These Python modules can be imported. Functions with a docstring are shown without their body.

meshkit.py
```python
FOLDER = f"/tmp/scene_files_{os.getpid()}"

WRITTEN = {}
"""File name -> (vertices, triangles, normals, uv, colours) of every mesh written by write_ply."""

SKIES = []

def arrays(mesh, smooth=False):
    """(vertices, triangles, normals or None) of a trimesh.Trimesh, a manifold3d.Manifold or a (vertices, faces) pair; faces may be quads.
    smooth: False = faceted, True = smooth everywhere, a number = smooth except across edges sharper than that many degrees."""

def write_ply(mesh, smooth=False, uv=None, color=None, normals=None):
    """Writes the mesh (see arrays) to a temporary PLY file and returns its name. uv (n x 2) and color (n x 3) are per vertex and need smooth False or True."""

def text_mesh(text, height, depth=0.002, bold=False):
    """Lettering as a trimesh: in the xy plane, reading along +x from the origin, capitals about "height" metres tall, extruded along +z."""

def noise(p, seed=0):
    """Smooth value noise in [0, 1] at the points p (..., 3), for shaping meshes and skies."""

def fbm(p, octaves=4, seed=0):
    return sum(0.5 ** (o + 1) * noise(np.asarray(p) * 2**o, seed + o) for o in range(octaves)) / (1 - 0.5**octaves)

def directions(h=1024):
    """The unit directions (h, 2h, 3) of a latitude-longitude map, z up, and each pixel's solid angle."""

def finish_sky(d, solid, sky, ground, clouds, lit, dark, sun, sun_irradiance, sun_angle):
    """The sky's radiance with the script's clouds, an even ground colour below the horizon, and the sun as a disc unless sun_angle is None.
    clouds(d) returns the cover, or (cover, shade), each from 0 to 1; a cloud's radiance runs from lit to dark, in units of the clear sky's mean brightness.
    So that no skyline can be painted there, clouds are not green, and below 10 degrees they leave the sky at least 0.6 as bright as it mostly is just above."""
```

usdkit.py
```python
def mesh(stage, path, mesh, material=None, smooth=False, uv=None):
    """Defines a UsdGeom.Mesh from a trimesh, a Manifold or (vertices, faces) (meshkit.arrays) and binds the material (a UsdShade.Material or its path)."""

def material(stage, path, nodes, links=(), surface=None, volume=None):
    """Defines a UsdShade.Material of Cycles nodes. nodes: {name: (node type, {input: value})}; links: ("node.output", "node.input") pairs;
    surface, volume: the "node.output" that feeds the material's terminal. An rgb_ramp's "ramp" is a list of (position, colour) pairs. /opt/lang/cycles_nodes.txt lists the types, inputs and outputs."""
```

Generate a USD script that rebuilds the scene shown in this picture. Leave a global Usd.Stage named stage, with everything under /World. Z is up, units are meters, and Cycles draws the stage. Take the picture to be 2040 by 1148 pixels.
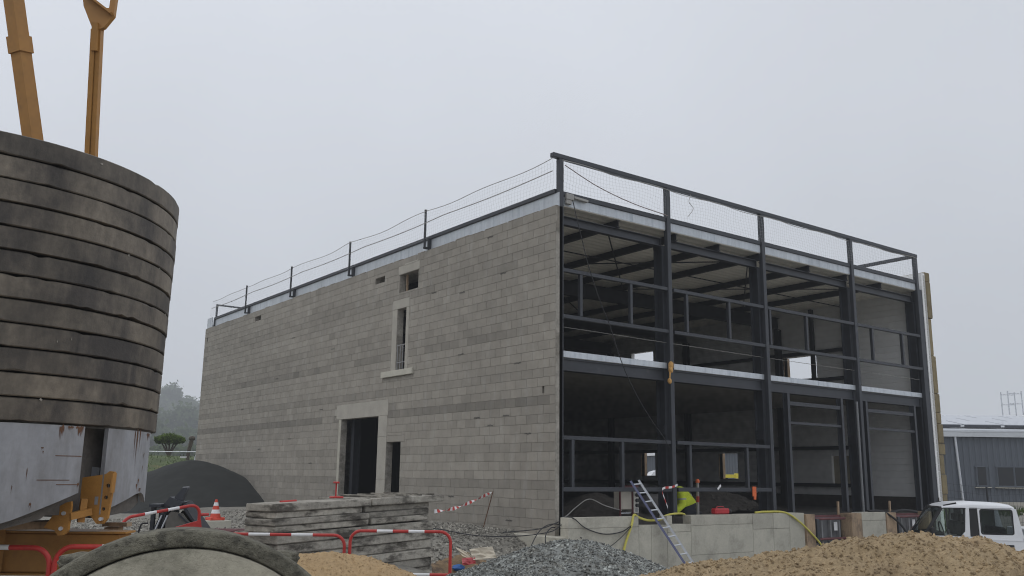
import math, random
import numpy as np
import trimesh, manifold3d, usdkit, meshkit
import shapely.geometry as sg
from pxr import Usd, UsdGeom, UsdLux, UsdShade, Gf, Sdf, Vt

rng = np.random.default_rng(7)
stage = Usd.Stage.CreateInMemory()
UsdGeom.SetStageUpAxis(stage, UsdGeom.Tokens.z)
UsdGeom.SetStageMetersPerUnit(stage, 1.0)
world = UsdGeom.Xform.Define(stage, '/World')
stage.SetDefaultPrim(world.GetPrim())
LOOKS = '/World/Looks'
UsdGeom.Scope.Define(stage, LOOKS)

# ------------------------------------------------------------------ camera
EYE = (-12.389, -15.038, 1.073)
cam = UsdGeom.Camera.Define(stage, '/World/camera')
cam.CreateHorizontalApertureAttr(36.0)
cam.CreateVerticalApertureAttr(20.25)
cam.CreateFocalLengthAttr(31.99)
cam.CreateClippingRangeAttr(Gf.Vec2f(0.05, 2000))
cam.CreateExposureAttr(0.0)
cam.AddTransformOp().Set(Gf.Matrix4d(0.80033, -0.59943, 0.0125, 0, -0.1314, -0.15502, 0.97913, 0,
                                     -0.58499, -0.78527, -0.20283, 0, *EYE, 1))

# ------------------------------------------------------------------ sky and sun (fog-bound overcast)
SUN_EL, SUN_AZ = math.radians(58), math.radians(-75)     # azimuth as atan2(x, y) of the direction towards the sun
SKY_STRENGTH, SUN_I = 0.10, 0.16
usdkit.material(stage, LOOKS + '/sky_look', {
    'tc': ('texture_coordinate', {}),
    'sky': ('sky_texture', {'sky_type': 'single_scattering', 'sun_disc': False, 'sun_elevation': SUN_EL, 'sun_rotation': SUN_AZ}),
    'nz': ('noise_texture', {'scale': 1.6, 'detail': 3.0, 'roughness': 0.5}),
    'nr': ('map_range', {'from_min': 0.3, 'from_max': 0.7, 'to_min': 0.93, 'to_max': 1.07}),
    'sep': ('separate_xyz', {}),
    'el': ('map_range', {'from_min': 0.0, 'from_max': 1.0, 'to_min': 0.62, 'to_max': 1.15, 'clamp': True}),
    'mul': ('math', {'math_type': 'multiply'}),
    'cl': ('mix', {'mix_type': 'multiply', 'fac': 1.0, 'color1': (8.05, 8.42, 9.12)}),
    'mx': ('mix', {'mix_type': 'mix', 'fac': 0.95}),
    'bg': ('background_shader', {'strength': SKY_STRENGTH}),
}, [('tc.generated', 'nz.vector'), ('nz.fac', 'nr.value'), ('tc.generated', 'sep.vector'), ('sep.z', 'el.value'),
    ('el.result', 'mul.value1'), ('nr.result', 'mul.value2'), ('mul.value', 'cl.color2'),
    ('sky.color', 'mx.color1'), ('cl.color', 'mx.color2'), ('mx.color', 'bg.color')], surface='bg.background')
dome = UsdLux.DomeLight.Define(stage, '/World/sky')
UsdShade.MaterialBindingAPI.Apply(dome.GetPrim()).Bind(UsdShade.Material.Get(stage, LOOKS + '/sky_look'))
sun = UsdLux.DistantLight.Define(stage, '/World/sun')
sun.CreateIntensityAttr(SUN_I); sun.CreateAngleAttr(40.0); sun.CreateColorAttr(Gf.Vec3f(1.0, 0.97, 0.93))
sun.CreateNormalizeAttr(True)
sd = np.array([math.sin(SUN_AZ) * math.cos(SUN_EL), math.cos(SUN_AZ) * math.cos(SUN_EL), math.sin(SUN_EL)])
zz = sd; xx = np.cross([0, 0, 1], zz); xx /= np.linalg.norm(xx); yy = np.cross(zz, xx)
sun.AddTransformOp().Set(Gf.Matrix4d(*xx, 0, *yy, 0, *zz, 0, 0, 0, 30, 1))

# ------------------------------------------------------------------ materials
def mat(name, col, rough=0.8, var=0.18, scale=3.0, fine=25.0, bump=0.0, bscale=60.0, metal=0.0, col2=None, c2=(0.52, 0.66), c2scale=1.5,
        stretch=None, spec=0.5, c2stretch=None, own=False):
    """base colour varied by a broad and a fine noise, a second colour in patches, a per-piece tone and a fine relief."""
    n = {'g': ('geometry', {}), 'm1': ('mapping', {'scale': stretch or (1, 1, 1)}),
         'n1': ('noise_texture', {'scale': scale, 'detail': 5.0, 'roughness': 0.6}),
         'n2': ('noise_texture', {'scale': fine, 'detail': 4.0, 'roughness': 0.65}),
         'r1': ('map_range', {'from_min': 0.28, 'from_max': 0.72, 'to_min': 1 - var, 'to_max': 1 + var}),
         'r2': ('map_range', {'from_min': 0.28, 'from_max': 0.72, 'to_min': 1 - var * 0.7, 'to_max': 1 + var * 0.7}),
         'at': ('attribute', {'attribute': 'tone'}), 'ta': ('math', {'math_type': 'add', 'value2': 1.0}),
         'k1': ('math', {'math_type': 'multiply'}), 'k2': ('math', {'math_type': 'multiply'}),
         'cm': ('mix', {'mix_type': 'multiply', 'fac': 1.0, 'color1': col}),
         'p': ('principled_bsdf', {'roughness': rough, 'metallic': metal, 'specular_ior_level': spec})}
    l = [('g.position', 'm1.vector'), ('m1.vector', 'n1.vector'), ('g.position', 'n2.vector'), ('n1.fac', 'r1.value'), ('n2.fac', 'r2.value'),
         ('at.fac', 'ta.value1'), ('r1.result', 'k1.value1'), ('r2.result', 'k1.value2'), ('k1.value', 'k2.value1'), ('ta.value', 'k2.value2'),
         ('k2.value', 'cm.color2'), ('cm.color', 'p.base_color')]
    if col2 is not None:
        n['m3'] = ('mapping', {'scale': c2stretch or (1, 1, 1), 'location': (3.1, 7.7, 1.3)})
        n['n3'] = ('noise_texture', {'scale': c2scale, 'detail': 6.0, 'roughness': 0.65})
        n['r3'] = ('map_range', {'from_min': c2[0], 'from_max': c2[1], 'to_min': 0.0, 'to_max': 1.0, 'clamp': True})
        n['cx'] = ('mix', {'mix_type': 'mix', 'color1': col, 'color2': col2})
        l += [('g.position', 'm3.vector'), ('m3.vector', 'n3.vector'), ('n3.fac', 'r3.value'), ('r3.result', 'cx.fac'), ('cx.color', 'cm.color1')]
    if own:      # every piece its own cut of the pattern, so that stains stop at the joints
        n['ow'] = ('math', {'math_type': 'multiply', 'value2': 53.0}); l.append(('at.fac', 'ow.value1'))
        for k in ('n1', 'n3'):
            if k in n: n[k][1]['dimensions'] = '4D'; l.append(('ow.value', k + '.w'))
    if bump:
        n['nb'] = ('noise_texture', {'scale': bscale, 'detail': 4.0, 'roughness': 0.7})
        n['b'] = ('bump', {'strength': 1.0, 'distance': bump})
        l += [('g.position', 'nb.vector'), ('nb.fac', 'b.height'), ('b.normal', 'p.normal')]
    return usdkit.material(stage, f'{LOOKS}/{name}', n, l, surface='p.BSDF')

BLOCK = mat('concrete_block', (0.268, 0.246, 0.210), 0.95, 0.12, 2.2, 45, 0.004, 90, col2=(0.30, 0.283, 0.25), c2=(0.52, 0.72), c2scale=4.2, c2stretch=(1, 1, 0.35))
MORTAR = mat('mortar', (0.30, 0.278, 0.24), 0.95, 0.3, 4.0, 20, 0.003, 80, col2=(0.20, 0.18, 0.15), c2=(0.5, 0.6), c2scale=1.6)
CONC = mat('cast_concrete', (0.42, 0.40, 0.335), 0.9, 0.13, 2.0, 30, 0.002, 70, col2=(0.29, 0.275, 0.23), c2=(0.5, 0.7), c2scale=2.3)
CONCL = mat('pale_concrete', (0.365, 0.342, 0.295), 0.9, 0.12, 2.5, 30, 0.002, 70)
SILL = mat('sill_concrete', (0.46, 0.44, 0.37), 0.9, 0.1, 2.5, 30, 0.002, 70)
OLDC = mat('weathered_concrete', (0.31, 0.288, 0.245), 0.92, 0.32, 3.0, 18, 0.012, 35, col2=(0.07, 0.062, 0.05), c2=(0.47, 0.6), c2scale=2.2, c2stretch=(1, 1, 3), own=True)
BALL = mat('stained_ballast', (0.140, 0.117, 0.088), 0.6, 0.38, 2.5, 14, 0.003, 40, col2=(0.034, 0.028, 0.023), c2=(0.40, 0.60), c2scale=1.6, stretch=(1, 1, 0.25), c2stretch=(1, 1, 0.35), own=True)
CHIP = mat('chipped_concrete', (0.27, 0.25, 0.215), 0.95, 0.2, 8)
PIPEC = mat('pipe_rim_concrete', (0.165, 0.155, 0.118), 0.95, 0.35, 6.0, 30, 0.03, 34, col2=(0.085, 0.08, 0.062), c2=(0.5, 0.62), c2scale=14)
PIPED = mat('pipe_disc_concrete', (0.35, 0.325, 0.255), 0.92, 0.2, 3.2, 22, 0.010, 30, col2=(0.25, 0.235, 0.18), c2=(0.52, 0.64), c2scale=5)
STEEL = mat('anthracite_steel', (0.029, 0.032, 0.039), 0.5, 0.2, 1.5, 20, col2=(0.055, 0.056, 0.06), c2=(0.6, 0.75), c2scale=3.0)
STEELD = mat('dark_primer_steel', (0.020, 0.022, 0.028), 0.6, 0.15, 1.5, 20)
GALV = mat('galvanised_sheet', (0.50, 0.53, 0.56), 0.42, 0.10, 1.2, 12, stretch=(6, 6, 0.4), metal=0.25, col2=(0.36, 0.40, 0.44), c2=(0.52, 0.7), c2scale=3.0, c2stretch=(3, 3, 0.2))
DECK = mat('roof_deck_sheet', (0.80, 0.77, 0.69), 0.6, 0.08, 1.0, 10)
GAP = mat('dark_stain', (0.04, 0.045, 0.05), 0.9, 0.2, 3)
YEL = mat('crane_yellow', (0.33, 0.155, 0.028), 0.55, 0.14, 2.5, 16, col2=(0.22, 0.10, 0.03), c2=(0.62, 0.74), c2scale=3.5)
GREYP = mat('grey_paint', (0.265, 0.27, 0.285), 0.6, 0.14, 2.0, 14, stretch=(1, 1, 0.3), col2=(0.155, 0.15, 0.148), c2=(0.47, 0.68), c2scale=2.6, c2stretch=(1, 1, 0.25))
RUST = mat('rust', (0.10, 0.048, 0.025), 0.9, 0.3, 6)
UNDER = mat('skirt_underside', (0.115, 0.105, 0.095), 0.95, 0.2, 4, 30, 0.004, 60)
RED = mat('red_paint', (0.42, 0.028, 0.022), 0.45, 0.12, 4, 30)
WHITE = mat('white_paint', (0.70, 0.70, 0.70), 0.5, 0.06, 3, 30)
DRED = mat('dark_red_steel', (0.11, 0.032, 0.034), 0.6, 0.3, 4, 20)
CONE = mat('cone_red', (0.55, 0.06, 0.03), 0.6, 0.1, 4)
BLACK = mat('black_steel', (0.018, 0.02, 0.026), 0.42, 0.2, 4, 20)
DULLB = mat('worn_bucket_steel', (0.105, 0.098, 0.085), 0.7, 0.2, 4, 20)
RUBBER = mat('black_rubber', (0.014, 0.014, 0.015), 0.7, 0.1)
WOOD = mat('timber', (0.33, 0.235, 0.15), 0.85, 0.22, 3, 30, stretch=(8, 8, 0.6), col2=(0.21, 0.15, 0.10), c2=(0.5, 0.62), c2scale=3)
ALU = mat('aluminium', (0.55, 0.57, 0.60), 0.35, 0.08, metal=0.6)
ALUB = mat('blue_grey_rail', (0.13, 0.14, 0.24), 0.4, 0.1)
HIVIS = mat('hi_vis_fabric', (0.66, 0.78, 0.05), 0.85, 0.12, 8, 30, 0.004, 22)
REFL = mat('reflective_band', (0.42, 0.45, 0.36), 0.5, 0.1)
NAVY = mat('dark_trousers', (0.022, 0.024, 0.032), 0.9, 0.15)
SKIN = mat('skin', (0.42, 0.25, 0.18), 0.6, 0.05)
HAIR = mat('dark_hair', (0.018, 0.014, 0.012), 0.7, 0.1)
HOSE = mat('yellow_hose', (0.52, 0.47, 0.09), 0.55, 0.1)
CABLE = mat('black_cable', (0.02, 0.02, 0.022), 0.6, 0.1)
CORD = mat('grey_cord', (0.32, 0.31, 0.29), 0.8, 0.1)
NETM = mat('net_cord', (0.42, 0.43, 0.43), 0.8, 0.05)
FOAM = mat('orange_foam', (0.55, 0.31, 0.10), 0.9, 0.25, 12, 40, 0.01, 40)
ORANGE = mat('orange_plastic', (0.62, 0.12, 0.03), 0.6, 0.12)
BOXRED = mat('red_plastic', (0.40, 0.02, 0.025), 0.4, 0.1)
BEIGE = mat('pale_board', (0.40, 0.36, 0.27), 0.8, 0.1, 2)
CREAM = mat('pale_cabinet', (0.46, 0.42, 0.36), 0.6, 0.08)
WOOL = mat('mineral_wool', (0.225, 0.18, 0.10), 0.98, 0.2, 4, 30, 0.015, 40)
WBLOCK = mat('painted_block', (0.80, 0.80, 0.79), 0.85, 0.05, 2, 30, 0.002, 60)
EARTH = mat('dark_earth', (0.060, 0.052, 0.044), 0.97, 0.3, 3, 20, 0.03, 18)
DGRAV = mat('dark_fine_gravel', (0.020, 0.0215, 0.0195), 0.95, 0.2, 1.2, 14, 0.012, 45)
SAND = mat('damp_sand', (0.41, 0.305, 0.178), 0.95, 0.22, 2.2, 40, 0.02, 75, col2=(0.31, 0.225, 0.13), c2=(0.53, 0.68), c2scale=5)
SANDL = mat('dry_sand', (0.48, 0.335, 0.18), 0.95, 0.16, 2.2, 40, 0.016, 85)
GROUND = mat('gravel_ground', (0.235, 0.222, 0.192), 0.95, 0.22, 0.5, 16, 0.03, 22, col2=(0.155, 0.145, 0.125), c2=(0.5, 0.62), c2scale=9)
DIRT = mat('brown_dirt', (0.20, 0.135, 0.075), 0.95, 0.3, 3, 20, 0.02, 25, col2=(0.09, 0.06, 0.04), c2=(0.5, 0.6), c2scale=4)
GRASS = mat('grass', (0.075, 0.10, 0.035), 0.95, 0.35, 0.8, 14, 0.02, 30, col2=(0.16, 0.11, 0.05), c2=(0.55, 0.68), c2scale=0.5)
CARDB = mat('cardboard', (0.50, 0.45, 0.36), 0.85, 0.12, 4)
BLUE = mat('blue_plastic', (0.02, 0.10, 0.32), 0.5, 0.1)
CLAD = mat('grey_cladding', (0.078, 0.090, 0.108), 0.5, 0.06, 0.6, 8)
ROOFL = mat('pale_roof_sheet', (0.48, 0.50, 0.52), 0.5, 0.06, 0.6, 8)
SOLAR = mat('solar_panel', (0.035, 0.038, 0.045), 0.25, 0.06)
SOLARW = mat('pale_solar_glass', (0.40, 0.42, 0.45), 0.25, 0.05)
VANW = mat('white_car_paint', (0.70, 0.71, 0.73), 0.28, 0.03, 2)
DARKIN = mat('dark_interior', (0.02, 0.021, 0.024), 0.8, 0.1)
TRIMK = mat('black_window_rubber', (0.012, 0.012, 0.013), 0.45, 0.05)
BARK = mat('bark', (0.07, 0.055, 0.04), 0.95, 0.3, 6)
CARY = mat('yellow_machine', (0.60, 0.50, 0.05), 0.5, 0.1)
INK = mat('ink_mark', (0.035, 0.034, 0.034), 0.9, 0.2, 8)
SOCK = mat('socket_black', (0.01, 0.01, 0.011), 0.5, 0.05)

def leafmat(name, col, tr):
    return usdkit.material(stage, f'{LOOKS}/{name}', {
        'at': ('attribute', {'attribute': 'tone'}), 'ta': ('math', {'math_type': 'add', 'value2': 1.0}),
        'cm': ('mix', {'mix_type': 'multiply', 'fac': 1.0, 'color1': col}), 'ct': ('mix', {'mix_type': 'multiply', 'fac': 1.0, 'color1': tr}),
        'd': ('diffuse_bsdf', {'roughness': 0.6}), 't': ('translucent_bsdf', {}), 'x': ('mix_closure', {'fac': 0.35})},
        [('at.fac', 'ta.value1'), ('ta.value', 'cm.color2'), ('ta.value', 'ct.color2'), ('cm.color', 'd.color'), ('ct.color', 't.color'),
         ('d.BSDF', 'x.closure1'), ('t.BSDF', 'x.closure2')], surface='x.closure')
LEAF = leafmat('tree_leaf', (0.085, 0.11, 0.06), (0.09, 0.12, 0.05))
LEAFT = leafmat('bright_leaf', (0.10, 0.14, 0.035), (0.11, 0.17, 0.03))
GLASS = usdkit.material(stage, LOOKS + '/window_glass', {
    't': ('transparent_bsdf', {'color': (0.86, 0.90, 0.88)}), 'g': ('glossy_bsdf', {'color': (0.9, 0.95, 1.0), 'roughness': 0.03}),
    'f': ('fresnel', {'IOR': 1.5}), 'x': ('mix_closure', {})},
    [('f.fac', 'x.fac'), ('t.BSDF', 'x.closure1'), ('g.BSDF', 'x.closure2')], surface='x.closure')
DGLASS = usdkit.material(stage, LOOKS + '/dark_window_glass', {
    't': ('transparent_bsdf', {'color': (0.50, 0.54, 0.54)}), 'g': ('glossy_bsdf', {'color': (0.9, 0.95, 1.0), 'roughness': 0.03}),
    'f': ('fresnel', {'IOR': 1.5}), 'x': ('mix_closure', {})},
    [('f.fac', 'x.fac'), ('t.BSDF', 'x.closure1'), ('g.BSDF', 'x.closure2')], surface='x.closure')
usdkit.material(stage, LOOKS + '/haze_look', {'v': ('principled_volume', {'color': (0.93, 0.95, 0.97), 'density': 0.0010, 'anisotropy': 0.2})}, [], volume='v.volume')

# ------------------------------------------------------------------ mesh helpers
def cat_(ms):
    ms = [m for m in ms if m is not None]
    return trimesh.util.concatenate(ms) if len(ms) > 1 else ms[0]

def box(x0, x1, y0, y1, z0, z1):
    b = trimesh.creation.box((x1 - x0, y1 - y0, z1 - z0)); b.apply_translation(((x0 + x1) / 2, (y0 + y1) / 2, (z0 + z1) / 2)); return b

def rbox(x0, x1, y0, y1, z0, z1, r=0.01):
    """a box with chamfered edges"""
    r = min(r, (x1 - x0) * 0.4, (y1 - y0) * 0.4, (z1 - z0) * 0.4)
    p = [(x, y, z) for x, y, z in [(a, b, c) for a in (x0, x1) for b in (y0, y1) for c in (z0, z1)]]
    q = []
    for x, y, z in p:
        sx, sy, sz = (1 if x == x0 else -1), (1 if y == y0 else -1), (1 if z == z0 else -1)
        q += [(x, y + sy * r, z + sz * r), (x + sx * r, y, z + sz * r), (x + sx * r, y + sy * r, z)]
    return trimesh.convex.convex_hull(np.array(q))

def frame(p0, p1, up=(0, 0, 1)):
    p0, p1 = np.array(p0, float), np.array(p1, float)
    d = p1 - p0; L = np.linalg.norm(d); d /= L
    up = np.array(up, float)
    if abs(d @ up) > 0.98: up = np.array([0, 1.0, 0])
    s = np.cross(d, up); s /= np.linalg.norm(s); u = np.cross(s, d)
    return p0, d, s, u, L

def bar(p0, p1, w, h, up=(0, 0, 1)):
    """rectangular bar between two points: w sideways, h along up"""
    p0, d, s, u, L = frame(p0, p1, up)
    b = trimesh.creation.box((L, w, h)); T = np.eye(4); T[:3, 0], T[:3, 1], T[:3, 2], T[:3, 3] = d, s, u, p0 + d * L / 2
    b.apply_transform(T); return b

def ibeam(p0, p1, w, h, tf=0.014, tw=0.009, up=(0, 0, 1)):
    p0, d, s, u, L = frame(p0, p1, up); p1 = p0 + d * L
    k = u * (h - tf) / 2
    return cat_([bar(p0 + k, p1 + k, w, tf, up), bar(p0 - k, p1 - k, w, tf, up), bar(p0, p1, tw, h - 2 * tf, up)])

def tube(pts, r, n=8, cap=True):
    """round tube along a polyline"""
    pts = np.array(pts, float); m = len(pts); V = []; F = []
    r = np.broadcast_to(r, m)
    t0 = pts[1] - pts[0]; ref = np.array([0, 0, 1.0]) if abs(t0[2]) < 0.9 * np.linalg.norm(t0) else np.array([1.0, 0, 0])
    for i in range(m):
        t = pts[min(i + 1, m - 1)] - pts[max(i - 1, 0)]; t /= max(np.linalg.norm(t), 1e-9)
        s = np.cross(t, ref); s /= np.linalg.norm(s); u = np.cross(s, t); ref = u
        a = np.arange(n) * 2 * np.pi / n
        V.append(pts[i] + r[i] * (np.cos(a)[:, None] * s + np.sin(a)[:, None] * u))
    V = np.vstack(V)
    for i in range(m - 1):
        for j in range(n):
            a, b, c, d = i * n + j, i * n + (j + 1) % n, (i + 1) * n + (j + 1) % n, (i + 1) * n + j
            F += [(a, b, c), (a, c, d)]
    if cap:
        for j in range(1, n - 1):
            F += [(0, j + 1, j), ((m - 1) * n, (m - 1) * n + j, (m - 1) * n + j + 1)]
    return trimesh.Trimesh(V, F, process=False)

def curve(pts, n=8):
    """Catmull-Rom through the points"""
    P = np.array(pts, float); P = np.vstack([2 * P[0] - P[1], P, 2 * P[-1] - P[-2]]); out = []
    for i in range(1, len(P) - 2):
        for t in np.linspace(0, 1, n, endpoint=False):
            a, b, c, d = P[i - 1:i + 3]
            out.append(0.5 * (2 * b + (c - a) * t + (2 * a - 5 * b + 4 * c - d) * t * t + (3 * b - a - 3 * c + d) * t ** 3))
    return np.array(out + [P[-2]])

def prism(poly, depth, o=(0, 0, 0), ux=(1, 0, 0), uy=(0, 1, 0), holes=None):
    """extrudes a 2-D outline: o + x*ux + y*uy, thickness along ux x uy"""
    m = trimesh.creation.extrude_polygon(sg.Polygon(poly, holes), depth, engine='earcut')
    ux, uy = np.array(ux, float), np.array(uy, float); uz = np.cross(ux, uy)
    T = np.eye(4); T[:3, 0], T[:3, 1], T[:3, 2], T[:3, 3] = ux, uy, uz / np.linalg.norm(uz), o
    m.apply_transform(T); return m

def lathe(prof, n=24, o=(0, 0, 0)):
    m = trimesh.creation.revolve(np.array(prof, float), sections=n); m.apply_translation(o); return m

def smooth_step(a, b, x):
    t = np.clip((np.asarray(x, float) - a) / (b - a), 0, 1); return t * t * (3 - 2 * t)

def rock(seed, r=1.0, sq=(1, 0.8, 0.6), n=14):
    g = np.random.default_rng(seed); p = g.normal(size=(n, 3)); p /= np.linalg.norm(p, axis=1)[:, None]
    return trimesh.convex.convex_hull(p * g.uniform(0.8, 1.0, (n, 1)) * r * np.array(sq))

# ------------------------------------------------------------------ things and parts
_names = {}
def numbered(parent, name):
    k = _names.get((parent, name), 0); _names[(parent, name)] = k + 1
    return f'{parent}/{name}' if k == 0 else f'{parent}/{name}_{k:03d}'

def data(prim, label=None, cat=None, group=None, kind=None):
    for k, v in (('label', label), ('category', cat), ('group', group), ('kind', kind)):
        if v: prim.SetCustomDataByKey(k, v)

class Thing:
    def __init__(s, name, label=None, cat=None, base=(0, 0, 0), rz=0.0, group=None, kind=None, local=False):
        s.path = numbered('/World', name); x = UsdGeom.Xform.Define(stage, s.path)
        x.AddTranslateOp().Set(Gf.Vec3d(*map(float, base))); x.AddRotateZOp().Set(float(math.degrees(rz)))
        s.prim = x.GetPrim(); data(s.prim, label, cat, group, kind)
        s.base, s.rz, s.local = np.array(base, float), rz, local
    def part(s, name, m, material, parent=None, label=None, kind=None, smooth=False, tone=None):
        """a mesh in world coordinates (or the thing's own, if local) as a part, or as a sub-part of parent"""
        path = numbered(parent or s.path, name)
        v, f, n = meshkit.arrays(m, False)
        if not s.local:
            v = v - s.base; c, k = math.cos(-s.rz), math.sin(-s.rz)
            v = np.stack([v[:, 0] * c - v[:, 1] * k, v[:, 0] * k + v[:, 1] * c, v[:, 2]], -1)
        pm = usdkit.mesh(stage, path, trimesh.Trimesh(v, f, process=bool(smooth)), material, smooth=smooth)
        if tone is not None:
            t = np.broadcast_to(np.asarray(tone, np.float32), len(pm.GetPointsAttr().Get()))
            UsdGeom.PrimvarsAPI(pm).CreatePrimvar('tone', Sdf.ValueTypeNames.FloatArray, 'vertex').Set(Vt.FloatArray.FromNumpy(np.ascontiguousarray(t)))
        data(pm.GetPrim(), label, None, None, kind)
        return path

def single(name, m, material, label=None, cat=None, group=None, kind=None, smooth=False, tone=None):
    path = numbered('/World', name); pm = usdkit.mesh(stage, path, m, material, smooth=smooth)
    if tone is not None:
        UsdGeom.PrimvarsAPI(pm).CreatePrimvar('tone', Sdf.ValueTypeNames.FloatArray, 'vertex').Set(Vt.FloatArray.FromNumpy(np.broadcast_to(np.asarray(tone, np.float32), len(pm.GetPointsAttr().Get())).copy()))
    data(pm.GetPrim(), label, cat, group, kind); return path

def dup(src, name, base, rz=0.0, label=None, cat=None, group=None):
    path = numbered('/World', name); x = UsdGeom.Xform.Define(stage, path); p = x.GetPrim()
    p.GetReferences().AddInternalReference(src.path)
    x.ClearXformOpOrder(); x.AddTranslateOp().Set(Gf.Vec3d(*map(float, base))); x.AddRotateZOp().Set(float(math.degrees(rz)))
    p.SetInstanceable(True); data(p, label, cat, group)

def instancer(path, pos, sizes, protos, material, tones, seed=1, label=None, cat=None, kind='stuff', parent_done=False, stretch=0.25):
    g = np.random.default_rng(seed); n = len(pos)
    pi = UsdGeom.PointInstancer.Define(stage, path); UsdGeom.Scope.Define(stage, path + '/forms'); paths = []
    for k, (m, t) in enumerate(zip(protos, tones)):
        pp = f'{path}/forms/stone' + (f'_{k:03d}' if k else ''); pm = usdkit.mesh(stage, pp, m, material)
        UsdGeom.PrimvarsAPI(pm).CreatePrimvar('tone', Sdf.ValueTypeNames.FloatArray, 'vertex').Set(Vt.FloatArray.FromNumpy(np.full(len(m.vertices), t, np.float32)))
        paths.append(pp)
    pi.CreatePrototypesRel().SetTargets([Sdf.Path(x) for x in paths])
    pi.CreatePositionsAttr(Vt.Vec3fArray.FromNumpy(np.asarray(pos, np.float32)))
    pi.CreateProtoIndicesAttr(Vt.IntArray.FromNumpy(g.integers(0, len(protos), n).astype(np.int32)))
    q = g.normal(size=(n, 4)); q /= np.linalg.norm(q, axis=1)[:, None]
    pi.CreateOrientationsAttr(Vt.QuathArray([Gf.Quath(float(a), float(b), float(c), float(d)) for a, b, c, d in q]))
    sc = np.asarray(sizes, float)[:, None] * g.uniform(1 - stretch, 1 + stretch, (n, 3))
    pi.CreateScalesAttr(Vt.Vec3fArray.FromNumpy(sc.astype(np.float32)))
    data(pi.GetPrim(), label, cat, None, kind)

# ------------------------------------------------------------------ ground
def G(x, y):
    """height of the ground"""
    x, y = np.asarray(x, float), np.asarray(y, float)
    z = -0.62 + 0.60 * smooth_step(-10, 4, y) * smooth_step(24, 10, x) + 0.60 * smooth_step(14, 26, x)
    z = z - 0.23 * smooth_step(-1.6, -4.0, x) * smooth_step(-3, 4, y) * smooth_step(30, 22, y)
    low = smooth_step(1.4, -0.9, y + 0.25 * np.minimum(x + 2, 0)) * smooth_step(-5.2, -2.2, x) * smooth_step(24, 15, x)
    z = z * (1 - low) + (-1.12) * low
    bank = smooth_step(25, 34, y) * smooth_step(14, 8, x - 0.6 * np.maximum(y - 30, 0))
    return z + 1.9 * bank + 22.0 * smooth_step(150, 430, y) + 0.05 * (meshkit.fbm(np.stack([x * 0.7, y * 0.7, 0 * x], -1), 3, 3) - 0.5)

def grid_mesh(xs, ys, zf):
    X, Y = np.meshgrid(xs, ys, indexing='ij'); Z = zf(X, Y)
    V = np.stack([X, Y, Z], -1).reshape(-1, 3); n, m = X.shape
    i = (np.arange(n - 1)[:, None] * m + np.arange(m - 1)).reshape(-1)
    F = np.vstack([np.stack([i, i + m, i + m + 1], -1), np.stack([i, i + m + 1, i + 1], -1)])
    return trimesh.Trimesh(V, F, process=False)

def spread(lo, hi, a, b, n_in, n_out):
    inner = np.linspace(a, b, n_in); k = np.linspace(0, 1, n_out + 1)[1:] ** 2.2
    return np.concatenate([(a - (a - lo) * k)[::-1], inner, b + (hi - b) * k])
ground = grid_mesh(spread(-900, 900, -18, 26, 150, 40), spread(-900, 900, -20, 40, 200, 40), G)
single('ground', ground, GROUND, kind='structure', smooth=True)

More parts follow.
